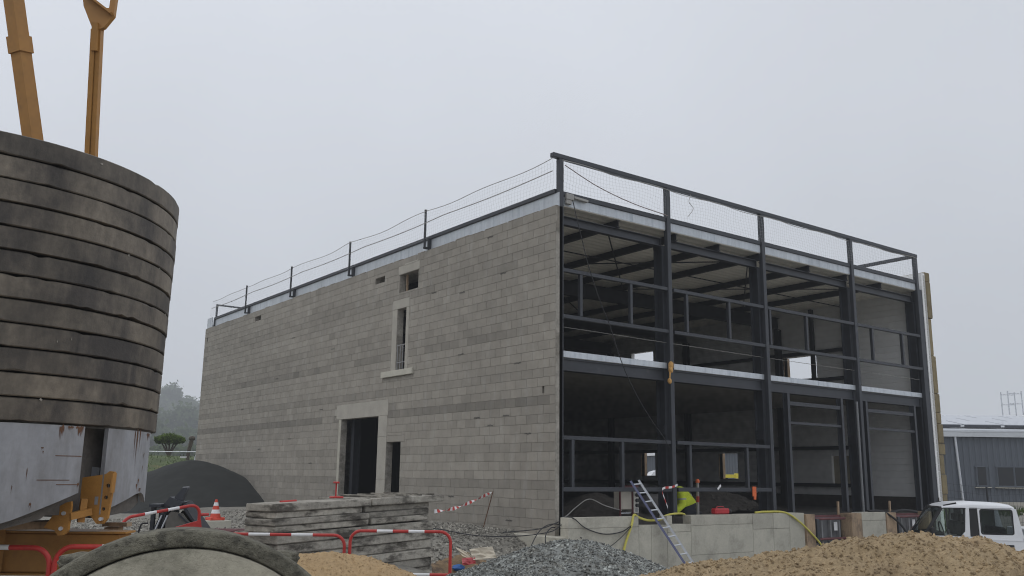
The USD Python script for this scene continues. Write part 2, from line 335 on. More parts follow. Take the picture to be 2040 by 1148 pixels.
# loose stones pressed into the gravel ground, near the block wall and across the yard
g = np.random.default_rng(11)
sx, sy = g.uniform(-8.5, -0.2, 9000), g.uniform(-1.5, 13, 9000)
bx, by = g.uniform(-3.6, -0.1, 3500), g.uniform(-0.8, 3.2, 3500)
px, py = np.concatenate([sx, bx]), np.concatenate([sy, by])
keep = ~((px > -3.5) & (px < -1.0) & (py < 0.35)); px, py = px[keep], py[keep]
STONES = [rock(100 + k, 1.0) for k in range(7)]
instancer('/World/yard_gravel', np.stack([px, py, G(px, py) + 0.004], -1), g.uniform(0.018, 0.05, len(px)), STONES, GROUND, [-0.35, -0.2, -0.05, 0.1, 0.25, 0.5, 0.9], 5,
          'loose grey stones scattered over the yard before the block wall', 'gravel')

# grass: the bank behind the building and the verge beside the van
def grass_patch(name, x0, x1, y0, y1, n, seed, label, hgt=0.16):
    g = np.random.default_rng(seed); x, y = g.uniform(x0, x1, n), g.uniform(y0, y1, n)
    keep = meshkit.fbm(np.stack([x * 0.5, y * 0.5, 0 * x], -1), 3, seed) > 0.42
    x, y = x[keep], y[keep]; n = len(x); z = G(x, y) - 0.01; a = g.uniform(0, 2 * np.pi, n); h = g.uniform(0.5, 1.3, n) * hgt; w = 0.03
    d = np.stack([np.cos(a), np.sin(a), 0 * a], -1); p = np.stack([x, y, z], -1)
    tip = p + np.stack([g.normal(0, 0.06, n), g.normal(0, 0.06, n), h], -1)
    V = np.stack([p - d * w, p + d * w, tip], 1).reshape(-1, 3); F = np.arange(3 * n).reshape(-1, 3)
    single(name, trimesh.Trimesh(V, F, process=False), LEAFT, label, 'grass', kind='stuff', tone=np.repeat(g.uniform(-0.75, -0.1, n), 3))
single('grass_bank', grid_mesh(np.linspace(-16, 14, 50), np.linspace(25.5, 60, 50), lambda x, y: G(x, y) + 0.03), GRASS, kind='structure', smooth=True)
grass_patch('grass', -14, 10, 27, 40, 5000, 3, 'rough grass on the bank behind the fence rail', 0.16)
single('meadow', grid_mesh(np.linspace(-60, 150, 60), np.linspace(58, 445, 90), lambda x, y: G(x, y) + 0.12), GRASS, kind='structure', smooth=True)
grass_patch('grass', 13, 26, -9, 6, 9000, 4, 'rough grass on the verge behind the white van', 0.22)

# ------------------------------------------------------------------ the unfinished building
B = Thing('unfinished_building', 'large unfinished grey building with block side wall and open dark steel front', 'building')

# --- side wall of concrete blocks (plane x = 0)
LW = 23.25
OPEN = dict(door=(7.77, 10.08, -0.3, 2.68), side_door=(6.49, 7.27, -0.3, 1.95), tall=(6.44, 6.93, 3.89, 5.60), upper=(5.86, 6.87, 6.06, 6.57),
            vent=(7.74, 8.30, 6.53, 6.70), vent2=(17.10, 17.68, 6.63, 6.80), slot=(0.38, 0.45, 2.85, 3.00), slot2=(22.86, 23.0, 6.44, 6.61))
TRIM = [(7.24, 10.5, 2.68, 3.12), (7.27, 7.77, -0.3, 2.68), (10.08, 10.24, -0.3, 2.68), (6.28, 7.24, 1.95, 2.12), (6.28, 7.2, 5.60, 5.87), (6.28, 6.44, 3.89, 5.60),
        (6.93, 7.2, 3.89, 5.60), (5.93, 7.63, 3.72, 3.89), (5.80, 6.95, 6.57, 6.82)]
CUT = list(OPEN.values()) + TRIM

def minus(rect, cuts):
    out = [rect]
    for c in cuts:
        nxt = []
        for r in out:
            if r[1] <= c[0] or r[0] >= c[1] or r[3] <= c[2] or r[2] >= c[3]: nxt.append(r); continue
            if r[0] < c[0]: nxt.append((r[0], c[0], r[2], r[3]))
            if r[1] > c[1]: nxt.append((c[1], r[1], r[2], r[3]))
            a, b = max(r[0], c[0]), min(r[1], c[1])
            if r[2] < c[2]: nxt.append((a, b, r[2], c[2]))
            if r[3] > c[3]: nxt.append((a, b, c[3], r[3]))
        out = nxt
    return [r for r in out if r[1] - r[0] > 0.03 and r[3] - r[2] > 0.03]

core = [box(0.009, 0.2, a, b, c, d) for a, b, c, d in minus((0.0, LW, -0.3, 7.0), list(OPEN.values()))]
wall = B.part('block_wall', cat_(core), MORTAR, label='bare wall of grey concrete blocks with dark bands of courses')

def block(y0, y1, z0, z1, x=0.0, jit=0.0, side=-1, bev=0.004):
    """one block whose face stands at x, proud of its joints; side -1 faces -x"""
    j = 0.003; y0, y1, z0, z1 = y0 + j, y1 - j, z0 + j, z1 - j; f = x + side * jit
    ring = lambda xx, e: [(xx, y0 + e, z0 + e), (xx, y1 - e, z0 + e), (xx, y1 - e, z1 - e), (xx, y0 + e, z1 - e)]
    V = np.array(ring(x - side * 0.03, 0) + ring(f - side * bev, 0) + ring(f, bev)); F = []
    for a in (0, 4):
        for i in range(4):
            k = (i + 1) % 4; F += [(a + i, a + 4 + i, a + 4 + k), (a + i, a + 4 + k, a + k)]
    F += [(8, 10, 9), (8, 11, 10)]
    F = np.array(F)
    return V, (F if side < 0 else F[:, ::-1])

blocks = []; g = np.random.default_rng(21)
for c in range(-1, 35):
    z0 = 0.2 * c; z1 = z0 + 0.2; off = 0.2 if c % 2 else 0.0; y = -off if off else 0.0
    y = 0.0; first = 0.2 if c % 2 else 0.4
    course = g.normal(0, 0.035)
    band = -0.24 if c == 13 else (-0.16 if c == 21 else 0)
    while y < LW - 0.01:
        w = first if y == 0 else 0.4; y1 = min(y + w, LW); yc = (y + y1) / 2
        b = band
        if c in (4, 8, 16, 24, 29): b = -0.10 * float(smooth_step(0.42, 0.62, meshkit.noise(np.array([[yc * 0.22, c * 3.1, 0.5]]), 8)[0]))
        if c == 13 and (yc < 0.4 or 10.5 < yc < 11.5): b = 0
        if c == 21 and not (1.0 < yc < 3.4 or 3.7 < yc < 5.6 or 7.4 < yc < 9.5 or 11 < yc < 20): b = 0
        n = meshkit.noise(np.array([[yc * 0.35, z0 * 0.9, 3.3]]), 5)[0] - 0.5
        t = course + b + 0.20 * n + g.normal(0, 0.036) + (-0.12 if g.random() < 0.05 else 0) - (0.08 if c < 5 else 0)
        for r in minus((y, y1, z0, z1), CUT): blocks.append((r, t, g.uniform(0, 0.003)))
        y = y1
eye = np.array(EYE)
order = sorted(range(len(blocks)), key=lambda i: np.linalg.norm(np.array([0, (blocks[i][0][0] + blocks[i][0][1]) / 2, (blocks[i][0][2] + blocks[i][0][3]) / 2]) - eye))
for i in order[:299]:
    r, t, j = blocks[i]; v, f = block(*r, jit=j); B.part('block', trimesh.Trimesh(v, f, process=False), BLOCK, parent=wall, tone=t)
V, F, T = [], [], []
for i in order[299:]:
    r, t, j = blocks[i]; v, f = block(*r, jit=j); F.append(f + 12 * len(V)); V.append(v); T.append(np.full(12, t))
B.part('distant_blocks', trimesh.Trimesh(np.vstack(V), np.vstack(F), process=False), BLOCK, parent=wall, kind='stuff', tone=np.concatenate(T))
# rough mortar capping along the top course
cap = []
y = 0.0
while y < LW:
    w = g.uniform(0.25, 0.7); h = g.uniform(0.012, 0.04); cap.append(rbox(0.0 + g.uniform(-0.004, 0.01), 0.2, y, min(y + w, LW), 7.0, 7.0 + h, 0.01)); y += w + g.uniform(0, 0.1)
B.part('mortar_capping', cat_(cap), MORTAR)
# maker's marks stamped on some of the blocks: short unreadable scribbles
def stamp(y, z):
    w, h, n = 0.24, 0.045, 9; p = [(y + w / 2 - w * k / n, z + (h / 2 if k % 2 else -h / 2) * g.uniform(0.5, 1.1)) for k in range(n + 1)]
    return cat_([bar((-0.0062, a[0], a[1]), (-0.0062, b[0], b[1]), 0.0006, 0.011, up=(0, 0.1, 1)) for a, b in zip(p[:-1], p[1:])])
for y, z in [(2.5, 6.78), (1.94, 5.78), (3.68, 5.58), (5.02, 5.78), (3.67, 4.02), (1.34, 3.59), (2.92, 2.43), (1.75, 2.43), (2.36, 2.23), (0.94, 2.0), (3.95, 0.58), (1.59, 0.12),
             (11.5, 3.05), (13.8, 2.2), (12.1, 1.4), (15.2, 4.3), (14.0, 5.6), (18.3, 3.4), (10.9, 4.9), (16.4, 1.9)]:
    B.part('ink_stamp', stamp(y, z), INK, parent=wall)

# --- concrete surrounds, lintels and sill of the side wall
B.part('door_lintel', cat_([rbox(-0.006, 0.2, 7.245, 10.4, 2.684, 3.12, 0.006), rbox(-0.005, 0.2, 10.405, 10.5, 2.8, 3.0, 0.006)]), CONCL)
pier = [rbox(-0.006, 0.2, 7.274, 7.766, a, b, 0.005) for a, b in ((-0.3, 0.95), (0.955, 2.1), (2.105, 2.68))]
for q in pier: B.part('door_pier', q, CONCL)
B.part('door_jamb', rbox(-0.003, 0.2, 10.084, 10.236, -0.3, 2.68, 0.005), CONC)
B.part('side_door_lintel', rbox(-0.004, 0.2, 6.284, 7.236, 1.954, 2.116, 0.005), BLOCK, tone=0.08)
B.part('window_lintel', rbox(-0.006, 0.2, 6.284, 7.196, 5.604, 5.866, 0.006), CONCL)
B.part('window_jamb', rbox(-0.005, 0.2, 6.933, 7.196, 3.894, 5.6, 0.006), CONCL)
B.part('window_jamb', rbox(-0.005, 0.2, 6.284, 6.437, 3.894, 5.6, 0.006), CONCL)
B.part('window_sill', rbox(-0.07, 0.2, 5.934, 7.626, 3.725, 3.887, 0.008), SILL)
B.part('upper_window_lintel', cat_([rbox(-0.006, 0.2, 5.804, 6.946, 6.574, 6.816, 0.008), rbox(-0.012, 0.01, 5.9, 6.6, 6.80, 6.845, 0.01)]), CONCL)
rl = [tube([(0.03, y, z) for y in (6.44, 6.93)], 0.014, 6) for z in (4.1, 4.58)] + [tube([(0.03, y, 3.89), (0.03, y, 4.6)], 0.012, 6) for y in (6.6, 6.74, 6.89)]
GRAIL = mat('rail_grey', (0.24, 0.24, 0.24), 0.45, 0.15)
for q in rl: B.part('window_guard_rail', q, GRAIL)
B.part('window_stud', bar((0.14, 6.68, 6.06), (0.14, 6.68, 6.57), 0.05, 0.03), WOOD)
B.part('window_stud', bar((0.14, 6.02, 6.06), (0.14, 6.02, 6.57), 0.05, 0.03), WOOD)

# --- steel front (plane y = 0)
PX = [0.17, 3.61, 7.26, 11.40, 14.99]
for i, x in enumerate(PX):
    B.part('front_post', rbox(x - 0.065, x + 0.065, 0.0, 0.12, 0.24 if i else -0.15, 8.13, 0.008), STEEL)
    c = B.part('steel_column', ibeam((x, 0.30, 0.2), (x, 0.30, 6.68), 0.22, 0.28, 0.016, 0.01, up=(0, 1, 0)), STEEL)
    for z in (6.72, 3.52, 2.2):
        B.part('splice_plate', cat_([box(x - 0.13, x - 0.112, 0.17, 0.43, z - 0.12, z + 0.12)] + [trimesh.creation.cylinder(0.014, 0.012, sections=8, transform=trimesh.transformations.translation_matrix((x - 0.136, yb, z + zb)) @ trimesh.transformations.rotation_matrix(np.pi / 2, (0, 1, 0))) for yb in (0.22, 0.38) for zb in (-0.08, 0, 0.08)]), STEELD, parent=c)
B.part('corner_column', rbox(15.06, 15.305, 0.02, 0.30, 0.2, 7.1, 0.006), STEEL)
B.part('parapet_rail', rbox(-0.07, 15.08, 0.0, 0.13, 8.134, 8.24, 0.01), STEEL)
for a, b in zip(PX[:-1], PX[1:]):
    B.part('parapet_beam', rbox(a + 0.07, b - 0.07, 0.03, 0.12, 7.27, 7.385, 0.01), STEEL)
    n = 3 if b - a < 4 else 4; e = np.linspace(a + 0.07, b - 0.07, n + 1)
    for p, q in zip(e[:-1], e[1:]):
        B.part('front_fascia_panel', box(p + 0.002, q - 0.002, 0.06 + 0.002 * (int(p * 10) % 2), 0.075, 7.06, 7.268), GALV, tone=g.normal(0, 0.04))
    B.part('fascia_drip_edge', box(a + 0.07, b - 0.07, 0.075, 0.20, 7.045, 7.06), DECK)
    B.part('front_beam', ibeam((a + 0.12, 0.22, 6.76), (b - 0.12, 0.22, 6.76), 0.14, 0.20), STEEL)
    B.part('slab_edge_strip', rbox(a + 0.0, b - 0.0, 0.13, 0.16, 3.645, 3.785, 0.004), GALV, tone=0.1)
    B.part('floor_beam', cat_([box(a + 0.12, b - 0.12, 0.165, 0.40, 3.60, 3.64), box(a + 0.12, b - 0.12, 0.19, 0.205, 3.40, 3.60), box(a + 0.12, b - 0.12, 0.165, 0.40, 3.36, 3.40)]), STEEL)
# window framing
def rail(x0, x1, z0, z1, y0=0.02, y1=0.11): B.part('framing_rail', rbox(x0, x1, y0, y1, z0, z1, 0.006), STEEL)
def stud(x, z0, z1, w=0.08, y0=0.02, y1=0.11): B.part('framing_stud', rbox(x - w / 2, x + w / 2, y0, y1, z0, z1, 0.006), STEEL)
ends = [(0.245, 3.54), (3.75, 7.19), (7.36, 11.33), (11.5, 14.92)]
for (a, b), st in zip(ends, [(0.77, 2.32), (4.22, 5.80), (7.45, 9.05), (12.26, 13.89)]):
    rail(a, b, 5.53, 5.615); rail(a, b, 4.49, 4.575)
    for x in st: stud(x, 4.577, 5.528)
for (a, b), st in zip(ends[:2], [(0.52, 1.99), (4.20, 6.29)]):
    rail(a, b, 1.86, 1.945); rail(a, b, 0.775, 0.87)
    for x in st: stud(x, 0.872, 1.858)
for x0, x1 in ((8.08, 10.5), (11.72, 14.3)):
    for x in (x0, x1): B.part('door_frame_post', ibeam((x, 0.12, 0.24), (x, 0.12, 3.35), 0.10, 0.16, 0.012, 0.008, up=(0, 1, 0)), STEEL)
    B.part('door_frame_head', box(x0 + 0.06, x1 - 0.06, 0.06, 0.18, 3.03, 3.13), STEEL)
    B.part('door_frame_head', rbox(x0 + 0.06, x1 - 0.06, 0.06, 0.13, 2.53, 2.60, 0.005), STEEL)
B.part('rainwater_pipe', tube([(11.22, 0.04, 3.3), (11.22, 0.04, 0.22)], 0.035, 10), mat('grey_pipe', (0.16, 0.165, 0.17), 0.4, 0.15))
# floors
B.part('upper_floor', box(0.205, 15.2, 0.41, LW, 3.60, 3.776), CONCL)
B.part('unseen_partition', box(2.6, 2.8, 4.8, 14.0, 0.2, 3.6), DGRAV)  # unseen inner wall, placed to darken the side doorway and left bay
B.part('unseen_partition', box(0.22, 2.6, 4.8, 5.0, 0.2, 3.6), DGRAV)  # return of the unseen wall, keeps front light from the doorway
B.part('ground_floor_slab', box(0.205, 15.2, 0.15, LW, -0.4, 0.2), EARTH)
# roof: corrugated deck, purlins, cross beams, bracing rods
yy_ = np.arange(0.19, LW + 0.2, 0.0625); prof = np.array([7.045, 7.045, 7.11, 7.11])[np.arange(len(yy_)) % 4]
Vd = np.vstack([np.stack([np.full(len(yy_), x), yy_, prof], -1) for x in (0.2, 15.2)]); nd = len(yy_)
Fd = [(i, nd + i, nd + i + 1) for i in range(nd - 1)] + [(i, nd + i + 1, i + 1) for i in range(nd - 1)]
B.part('roof_deck', trimesh.Trimesh(Vd, np.array(Fd)[:, ::-1], process=False), DECK)
B.part('roof_covering', box(0.2, 15.3, 0.15, LW + 0.1, 7.12, 7.2), ROOFL)
for x in (1.99, 3.95, 5.56, 7.18, 9.38, 11.20, 12.99):
    B.part('purlin', ibeam((x, 0.085, 6.945), (x, LW, 6.945), 0.10, 0.17, 0.012, 0.007), STEELD)
for y in (5.45, 9.9, 14.33, 18.55):
    B.part('cross_beam', ibeam((0.3, y, 6.64), (15.0, y, 6.64), 0.17, 0.42, 0.016, 0.01), STEELD)
    B.part('inner_column', ibeam((14.95, y, 0.2), (14.95, y, 6.42), 0.18, 0.22, 0.014, 0.009, up=(1, 0, 0)), STEELD)
    B.part('inner_column', ibeam((0.42, y, 0.2), (0.42, y, 6.42), 0.18, 0.22, 0.014, 0.009, up=(1, 0, 0)), STEELD)
for p, q in (((2, 0.5, 6.9), (7.2, 5.4, 6.9)), ((7.2, 0.5, 6.9), (2, 5.4, 6.9)), ((7.2, 0.5, 6.9), (13, 5.4, 6.9)), ((13, 0.5, 6.9), (7.2, 5.4, 6.9)), ((3.95, 5.5, 6.9), (9.4, 9.8, 6.9)), ((0.4, 2.8, 6.9), (15, 2.8, 6.9))):
    B.part('bracing_rod', tube([p, q], 0.018, 6), STEELD)
# parapet gutter wall above the block wall
e = [0.0, 1.9, 3.7, 5.45, 7.6, 9.9, 12.1, 14.33, 16.4, 18.55, 20.5, 22.45]
for p, q in zip(e[:-1], e[1:]):
    B.part('side_fascia_panel', box(0.10 + 0.002 * (int(p * 10) % 2), 0.12, p + 0.002, q - 0.002, 7.0, 7.33), GALV, tone=g.normal(0, 0.04))
B.part('side_parapet_beam', rbox(0.06, 0.17, -0.05 + 0.17, 22.5, 7.334, 7.43, 0.008), STEEL)
for y in e[3::2]: B.part('gutter_bracket', rbox(0.05, 0.10, y - 0.05, y + 0.05, 7.02, 7.33, 0.006), STEEL)
B.part('end_flashing', box(0.03, 0.06, 22.6, 23.2, 7.0, 7.45), GALV)
B.part('back_rail', cat_([bar((0.12, 22.4, 7.95), (2.2, 22.4, 7.95), 0.06, 0.06), bar((0.12, 22.4, 7.43), (0.12, 22.4, 7.98), 0.07, 0.07)]), STEEL)
B.part('right_parapet_rail', rbox(14.93, 15.06, 0.14, 5.5, 8.13, 8.23, 0.01), STEEL)
B.part('right_parapet_post', rbox(14.94, 15.06, 5.36, 5.48, 7.2, 8.12, 0.01), STEEL)
B.part('junction_box', cat_([rbox(0.30, 0.52, -0.03, 0.07, 7.20, 7.34, 0.01), bar((0.52, 0.0, 7.28), (0.95, 0.02, 7.27), 0.08, 0.05), box(0.30, 0.45, -0.02, 0.05, 7.10, 7.19)]), CORD)
# back wall
B.part('back_wall', box(0.2, 15.6, LW, LW + 0.2, -0.3, 7.1), MORTAR)

# --- right wall of painted blocks with window openings, plinth, girts, insulation
XR = 15.22
RO = [(12.0, 13.3, 5.55, 6.35), (4.07, 5.43, 4.60, 5.40), (12.0, 12.8, 1.18, 2.12), (7.71, 8.6, 1.09, 2.04), (2.96, 3.68, 0.95, 1.9)]
rw = B.part('right_wall', cat_([box(XR + 0.02, XR + 0.2, a, b, c, d) for a, b, c, d in minus((0.0, LW, -0.4, 7.66), RO)]), WBLOCK, label='pale wall with long level joints closing the right side')
V, F, T = [], [], []
def addb(v, f, t): F.append(f + 12 * len(V)); V.append(v); T.append(np.full(12, t))
for c in range(3, 38):
    y = 0.0; k = 0
    while y < LW - 0.01:
        y1 = LW; k += 1
        for r in minus((y, y1, 0.2 * c, 0.2 * c + 0.2), RO): addb(*block(*r, x=XR, bev=0.006), g.normal(0, 0.012))
        y = y1
B.part('cladding_strips', trimesh.Trimesh(np.vstack(V), np.vstack(F), process=False), WBLOCK, parent=rw, kind='stuff', tone=np.concatenate(T))
END_ = mat('end_block_grey', (0.46, 0.45, 0.43), 0.9, 0.08)
for c in range(1, 38):     # the wall's end, seen from the front
    B.part('end_block', rbox(XR + 0.09, XR + 0.2, -0.012, 0.03, 0.2 * c + 0.005, 0.2 * c + 0.195, 0.008), END_, parent=rw, tone=g.normal(0, 0.03))
B.part('wall_plinth', box(XR - 0.03, XR, 0.0, 19, 0.2, 0.598), EARTH, parent=rw)
for z, y0, y1 in ((2.16, 2.4, 18), (0.92, 2.4, 18), (5.48, 2.9, 12), (4.50, 2.9, 18)):
    B.part('wall_girt', bar((XR - 0.08, y0, z), (XR - 0.08, y1, z), 0.10, 0.12), STEELD)
for y in (2.85, 4.12): B.part('wall_stud', bar((XR - 0.1, y, 3.8), (XR - 0.1, y, 7.0), 0.12, 0.12, up=(0, 1, 0)), STEELD)
for a, b, c, d in RO[1:4]: B.part('opening_lining', cat_([box(XR, XR + 0.34, b, b + 0.03, c, d), box(XR, XR + 0.34, a, b, c - 0.03, c)]), WOOD)
B.part('blocking_board', box(XR + 0.1, XR + 0.13, 2.97, 3.67, 0.96, 1.89), BEIGE, label='pale board closing the lower opening nearest the front')
z = 0.35
while z < 7.7:      # slabs of mineral wool fixed outside the right wall
    h = min(g.choice([0.35, 0.6, 0.6, 1.2]), 7.72 - z); x1 = XR + 0.2 + g.choice([0.20, 0.26, 0.30, 0.36])
    m = rbox(XR + 0.205, x1, -0.02 + g.uniform(-0.03, 0.02), 1.2, z + 0.004, z + h - 0.004, 0.02)
    B.part('insulation_slab', m, WOOL, parent=rw, tone=g.normal(0, 0.1)); z += h
# footing under the near corner
B.part('footing', rbox(-0.22, 0.3, -0.35, 3.0, -0.8, -0.12, 0.02), CONC)

# ------------------------------------------------------------------ safety nets, guard posts and ropes on the roof edge
def net(name, label, p0, p1, top, bot, n, rows, w=0.0017, sag=0.12, group=None, posts=()):
    t = Thing(name, label, 'safety net', base=p0, group=group)
    p0, p1 = np.array(p0, float), np.array(p1, float); d = p1 - p0; L = np.linalg.norm(d); k = np.array([0, *posts, 1.0]); ms = []
    def pt(s, f):
        j = np.clip(np.searchsorted(k, s, 'right') - 1, 0, len(k) - 2); u = (s - k[j]) / (k[j + 1] - k[j])
        zt, zb = top - sag * 4 * u * (1 - u), bot - 0.05 * math.sin(s * 31)
        out = np.array([d[1], -d[0], 0]) / L * 0.05 * math.sin(s * 40 + f * 3)
        return p0 + d * s + out + np.array([0, 0, zt * (1 - f) + zb * f - p0[2]])
    for i in range(n + 1): ms.append(tube([pt(i / n, f) for f in np.linspace(0, 1, 4)], w, 3, False))
    for r in range(rows + 1): ms.append(tube([pt(s, r / rows) for s in np.linspace(0, 1, n // 2 + 1)], w, 3, False))
    t.part('net_mesh', cat_(ms), NETM)
    t.part('border_rope', tube([pt(s, 0) for s in np.linspace(0, 1, 60)], 0.009, 5), CORD)
    return t
nt = net('safety_net', 'pale safety net stretched under the top rail of the steel front', (0.2, 0.0, 7.4), (14.95, 0.0, 7.4), 8.10, 7.40, 150, 8, sag=0.03)
nt.part('tie_string', tube(curve([(4.4, -0.02, 8.12), (4.3, -0.05, 7.9), (4.45, -0.05, 7.75), (4.25, -0.04, 7.5)], 5), 0.008, 4), CORD)
net('safety_net', 'pale safety net hung along the roof edge above the block wall', (-0.1, 0.0, 7.4), (-0.1, 22.4, 7.4), 8.08, 7.36, 200, 8, sag=0.05, posts=(5.45 / 22.4, 9.9 / 22.4, 14.33 / 22.4, 18.55 / 22.4))
GP = Thing('guard_post', 'dark guard post at the roof edge, nearest the corner of the steel front', 'guard post', base=(-0.08, 5.45, 7.05), group='guard posts along the roof edge', local=True)
GP.part('upright', rbox(-0.025, 0.025, -0.025, 0.025, 0.05, 1.07, 0.004), STEELD)
GP.part('foot_clamp', cat_([box(-0.03, 0.15, -0.03, 0.03, 0.0, 0.05), box(0.10, 0.15, -0.03, 0.03, 0.05, 0.30)]), STEELD)
GP.part('cap', box(-0.03, 0.03, -0.03, 0.03, 1.071, 1.09), CORD)
for y, lab in ((9.9, 'dark guard post at the roof edge, second from the steel front corner'), (14.33, 'dark guard post at the roof edge, third from the steel front corner'), (18.55, 'dark guard post at the roof edge, farthest from the steel front')):
    dup(GP, 'guard_post', (-0.08, y, 7.05), 0, lab, 'guard post', 'guard posts along the roof edge')
single('guard_rope', tube([(-0.10, y, 7.78 - 0.10 * math.sin(math.pi * ((y % 4.45) / 4.45)) * 0.4) for y in np.linspace(0.0, 22.4, 80)], 0.012, 5), CORD, 'grey rope strung between the roof edge guard posts', 'rope')
single('sagging_strap', tube(curve([(0.24, -0.03, 7.98), (1.2, -0.04, 7.68), (2.3, -0.04, 7.49), (3.55, -0.03, 7.40)], 8), 0.011, 5), mat('pink_strap', (0.22, 0.17, 0.16), 0.8), 'pinkish strap sagging across the net of the first front bay', 'strap')
single('hanging_cable', tube(curve([(0.47, -0.03, 7.2), (0.6, -0.04, 6.74), (0.78, -0.04, 6.19), (0.93, -0.04, 5.74), (1.27, -0.04, 4.98), (1.57, -0.04, 4.44), (1.81, -0.03, 3.89), (2.1, -0.03, 3.34), (2.49, -0.03, 2.79), (2.88, -0.03, 2.35), (3.25, -0.02, 2.0), (3.45, -0.02, 1.75)], 6), 0.010, 5), CABLE,
       'thin black cable hanging down the first bay of the steel front', 'cable')
single('guard_wire', tube([(0.24, 0.14, 4.31), (7.2, 0.16, 4.24), (14.9, 0.14, 4.2)], 0.006, 4), CORD, 'thin pale wire strung above the upper floor edge', 'wire')
fm = Thing('foam_clump', 'orange expanding foam clinging to the second front post at the floor edge', 'foam', base=(3.5, 0, 3.2))
def lump(c, r, seed, sub=2):
    m = trimesh.creation.icosphere(subdivisions=sub, radius=1.0); v = m.vertices
    m.vertices = v * (0.75 + 0.5 * meshkit.fbm(v * 1.7 + seed, 3, seed))[:, None] * np.array(r) + np.array(c); return m
fm.part('blob', cat_([lump((3.52, -0.04, 3.70), (0.07, 0.06, 0.10), 3), lump((3.50, -0.05, 3.60), (0.06, 0.05, 0.08), 4)]), FOAM, smooth=True)
fm.part('drip', cat_([tube([(3.48, -0.05, 3.56), (3.46, -0.05, 3.38)], [0.025, 0.02], 6), lump((3.46, -0.05, 3.33), (0.05, 0.05, 0.07), 6)]), FOAM, smooth=True)

# ------------------------------------------------------------------ retaining wall before the steel front
R_ = Thing('retaining_wall', 'pale cast concrete retaining wall with a notch, before the steel front', 'retaining wall', base=(3.9, -0.4, -1.1))
cols = [0.0, 2.0, 2.38, 2.88, 3.65, 5.82, 6.60, 7.24, 7.85]
for i, (a, b) in enumerate(zip(cols[:-1], cols[1:])):
    top = 0.07 if 2.0 <= a < 3.0 else 0.26
    zs = [-1.3, top] if i in (1, 2, 7) else ([-1.3, 0.04, top] if i in (0,) else [-1.3, -0.62, 0.03, top] if i in (4,) else [-1.3, -0.10, top])
    for z0, z1 in zip(zs[:-1], zs[1:]):
        j = g.uniform(0, 0.006); R_.part('wall_panel', rbox(a + 0.0025, b - 0.0025, -0.42 - j, -0.17, z0 + 0.002, z1 - 0.002, 0.006), CONC, tone=g.normal(0, 0.05))
R_.part('wall_panel', rbox(3.05 - 0.165, 3.05, -0.415, -0.17, 0.072, 0.258, 0.006), CONC)
R_.part('wall_return', rbox(7.62, 7.85, -0.168, 0.1, -1.3, 0.258, 0.006), CONC)
R2 = Thing('concrete_pier', 'squat pale concrete wall piece between the two formwork panels', 'concrete pier', base=(10.9, -0.3, -1.1))
R2.part('lower_block', rbox(10.36, 11.5, -0.45, -0.15, -1.3, 0.02, 0.008), CONC)
R2.part('upper_block', rbox(10.33, 11.5, -0.452, -0.15, 0.023, 0.24, 0.008), CONC)
def formwork(name, label, x0, x1, wood_l, wood_r):
    t = Thing(name, label, 'formwork', base=((x0 + x1) / 2, -0.3, -1.1))
    t.part('face_sheet', box(x0, x1, -0.16, -0.14, -0.75, 0.12), mat('formwork_grey', (0.13, 0.13, 0.135), 0.7, 0.2, 4) if 'formwork_grey' not in _mats else _mats['formwork_grey'])
    for x in np.linspace(x0 + 0.15, x1 - 0.15, 4): t.part('rib', rbox(x - 0.03, x + 0.03, -0.24, -0.162, -0.75, 0.1, 0.005), mats_grey())
    for z in (0.09, -0.42): t.part('tube_rail', tube([(x0, -0.30, z), (x1, -0.30, z)], 0.032, 8), DRED)
    t.part('top_channel', box(x0 - 0.1, x1 + 0.1, -0.13, 0.0, 0.10, 0.17), DRED)
    t.part('clamp', rbox(x0 + 0.02, x0 + 0.13, -0.45, -0.33, -0.5, 0.1, 0.01), STEEL)
    t.part('tag', box(x1 - 0.42, x1 - 0.27, -0.252, -0.246, -0.22, 0.0), WHITE)
    for a, b in (wood_l, wood_r): t.part('stop_end_board', rbox(a, b, -0.47, -0.12, -0.95, 0.22, 0.006), WOOD, tone=g.normal(0, 0.12))
_mats = {}
_grey = mat('formwork_rib', (0.20, 0.20, 0.205), 0.6, 0.2, 4)
def mats_grey(): return _grey
_mats['formwork_grey'] = mat('formwork_sheet', (0.115, 0.115, 0.12), 0.7, 0.2, 4)
formwork('formwork_panel', 'ribbed grey formwork panel with dark red tubes beside the retaining wall end', 8.32, 9.78, (7.87, 8.24), (9.86, 10.32))
formwork('formwork_panel', 'ribbed grey formwork panel with dark red tubes, partly behind the van windscreen', 12.1, 13.6, (11.52, 12.0), (13.7, 13.95))
for x, lab in ((9.98, 'short timber stake standing behind the first formwork panel'), (12.5, 'short timber stake standing left of the van windscreen')):
    single('timber_stake', bar((x, 0.02, 0.0), (x + 0.02, 0.02, 0.52), 0.06, 0.04), WOOD, lab, 'stake', group=None)
single('rubber_hose', tube(curve([(10.9, -0.3, 0.27), (11.4, -0.4, 0.26), (11.7, -0.5, 0.12), (12.0, -0.6, -0.12), (12.2, -0.7, -0.45)], 6), 0.03, 8), RUBBER, 'black hose drooping over the squat concrete wall piece', 'hose')
single('rubber_hose', tube(curve([(12.2, 0.0, 0.12), (12.7, -0.1, 0.24), (13.2, -0.1, 0.25), (13.8, -0.1, 0.18), (14.4, 0.0, 0.0)], 6), 0.04, 8), RUBBER, 'black hose arched over the formwork left of the van', 'hose')

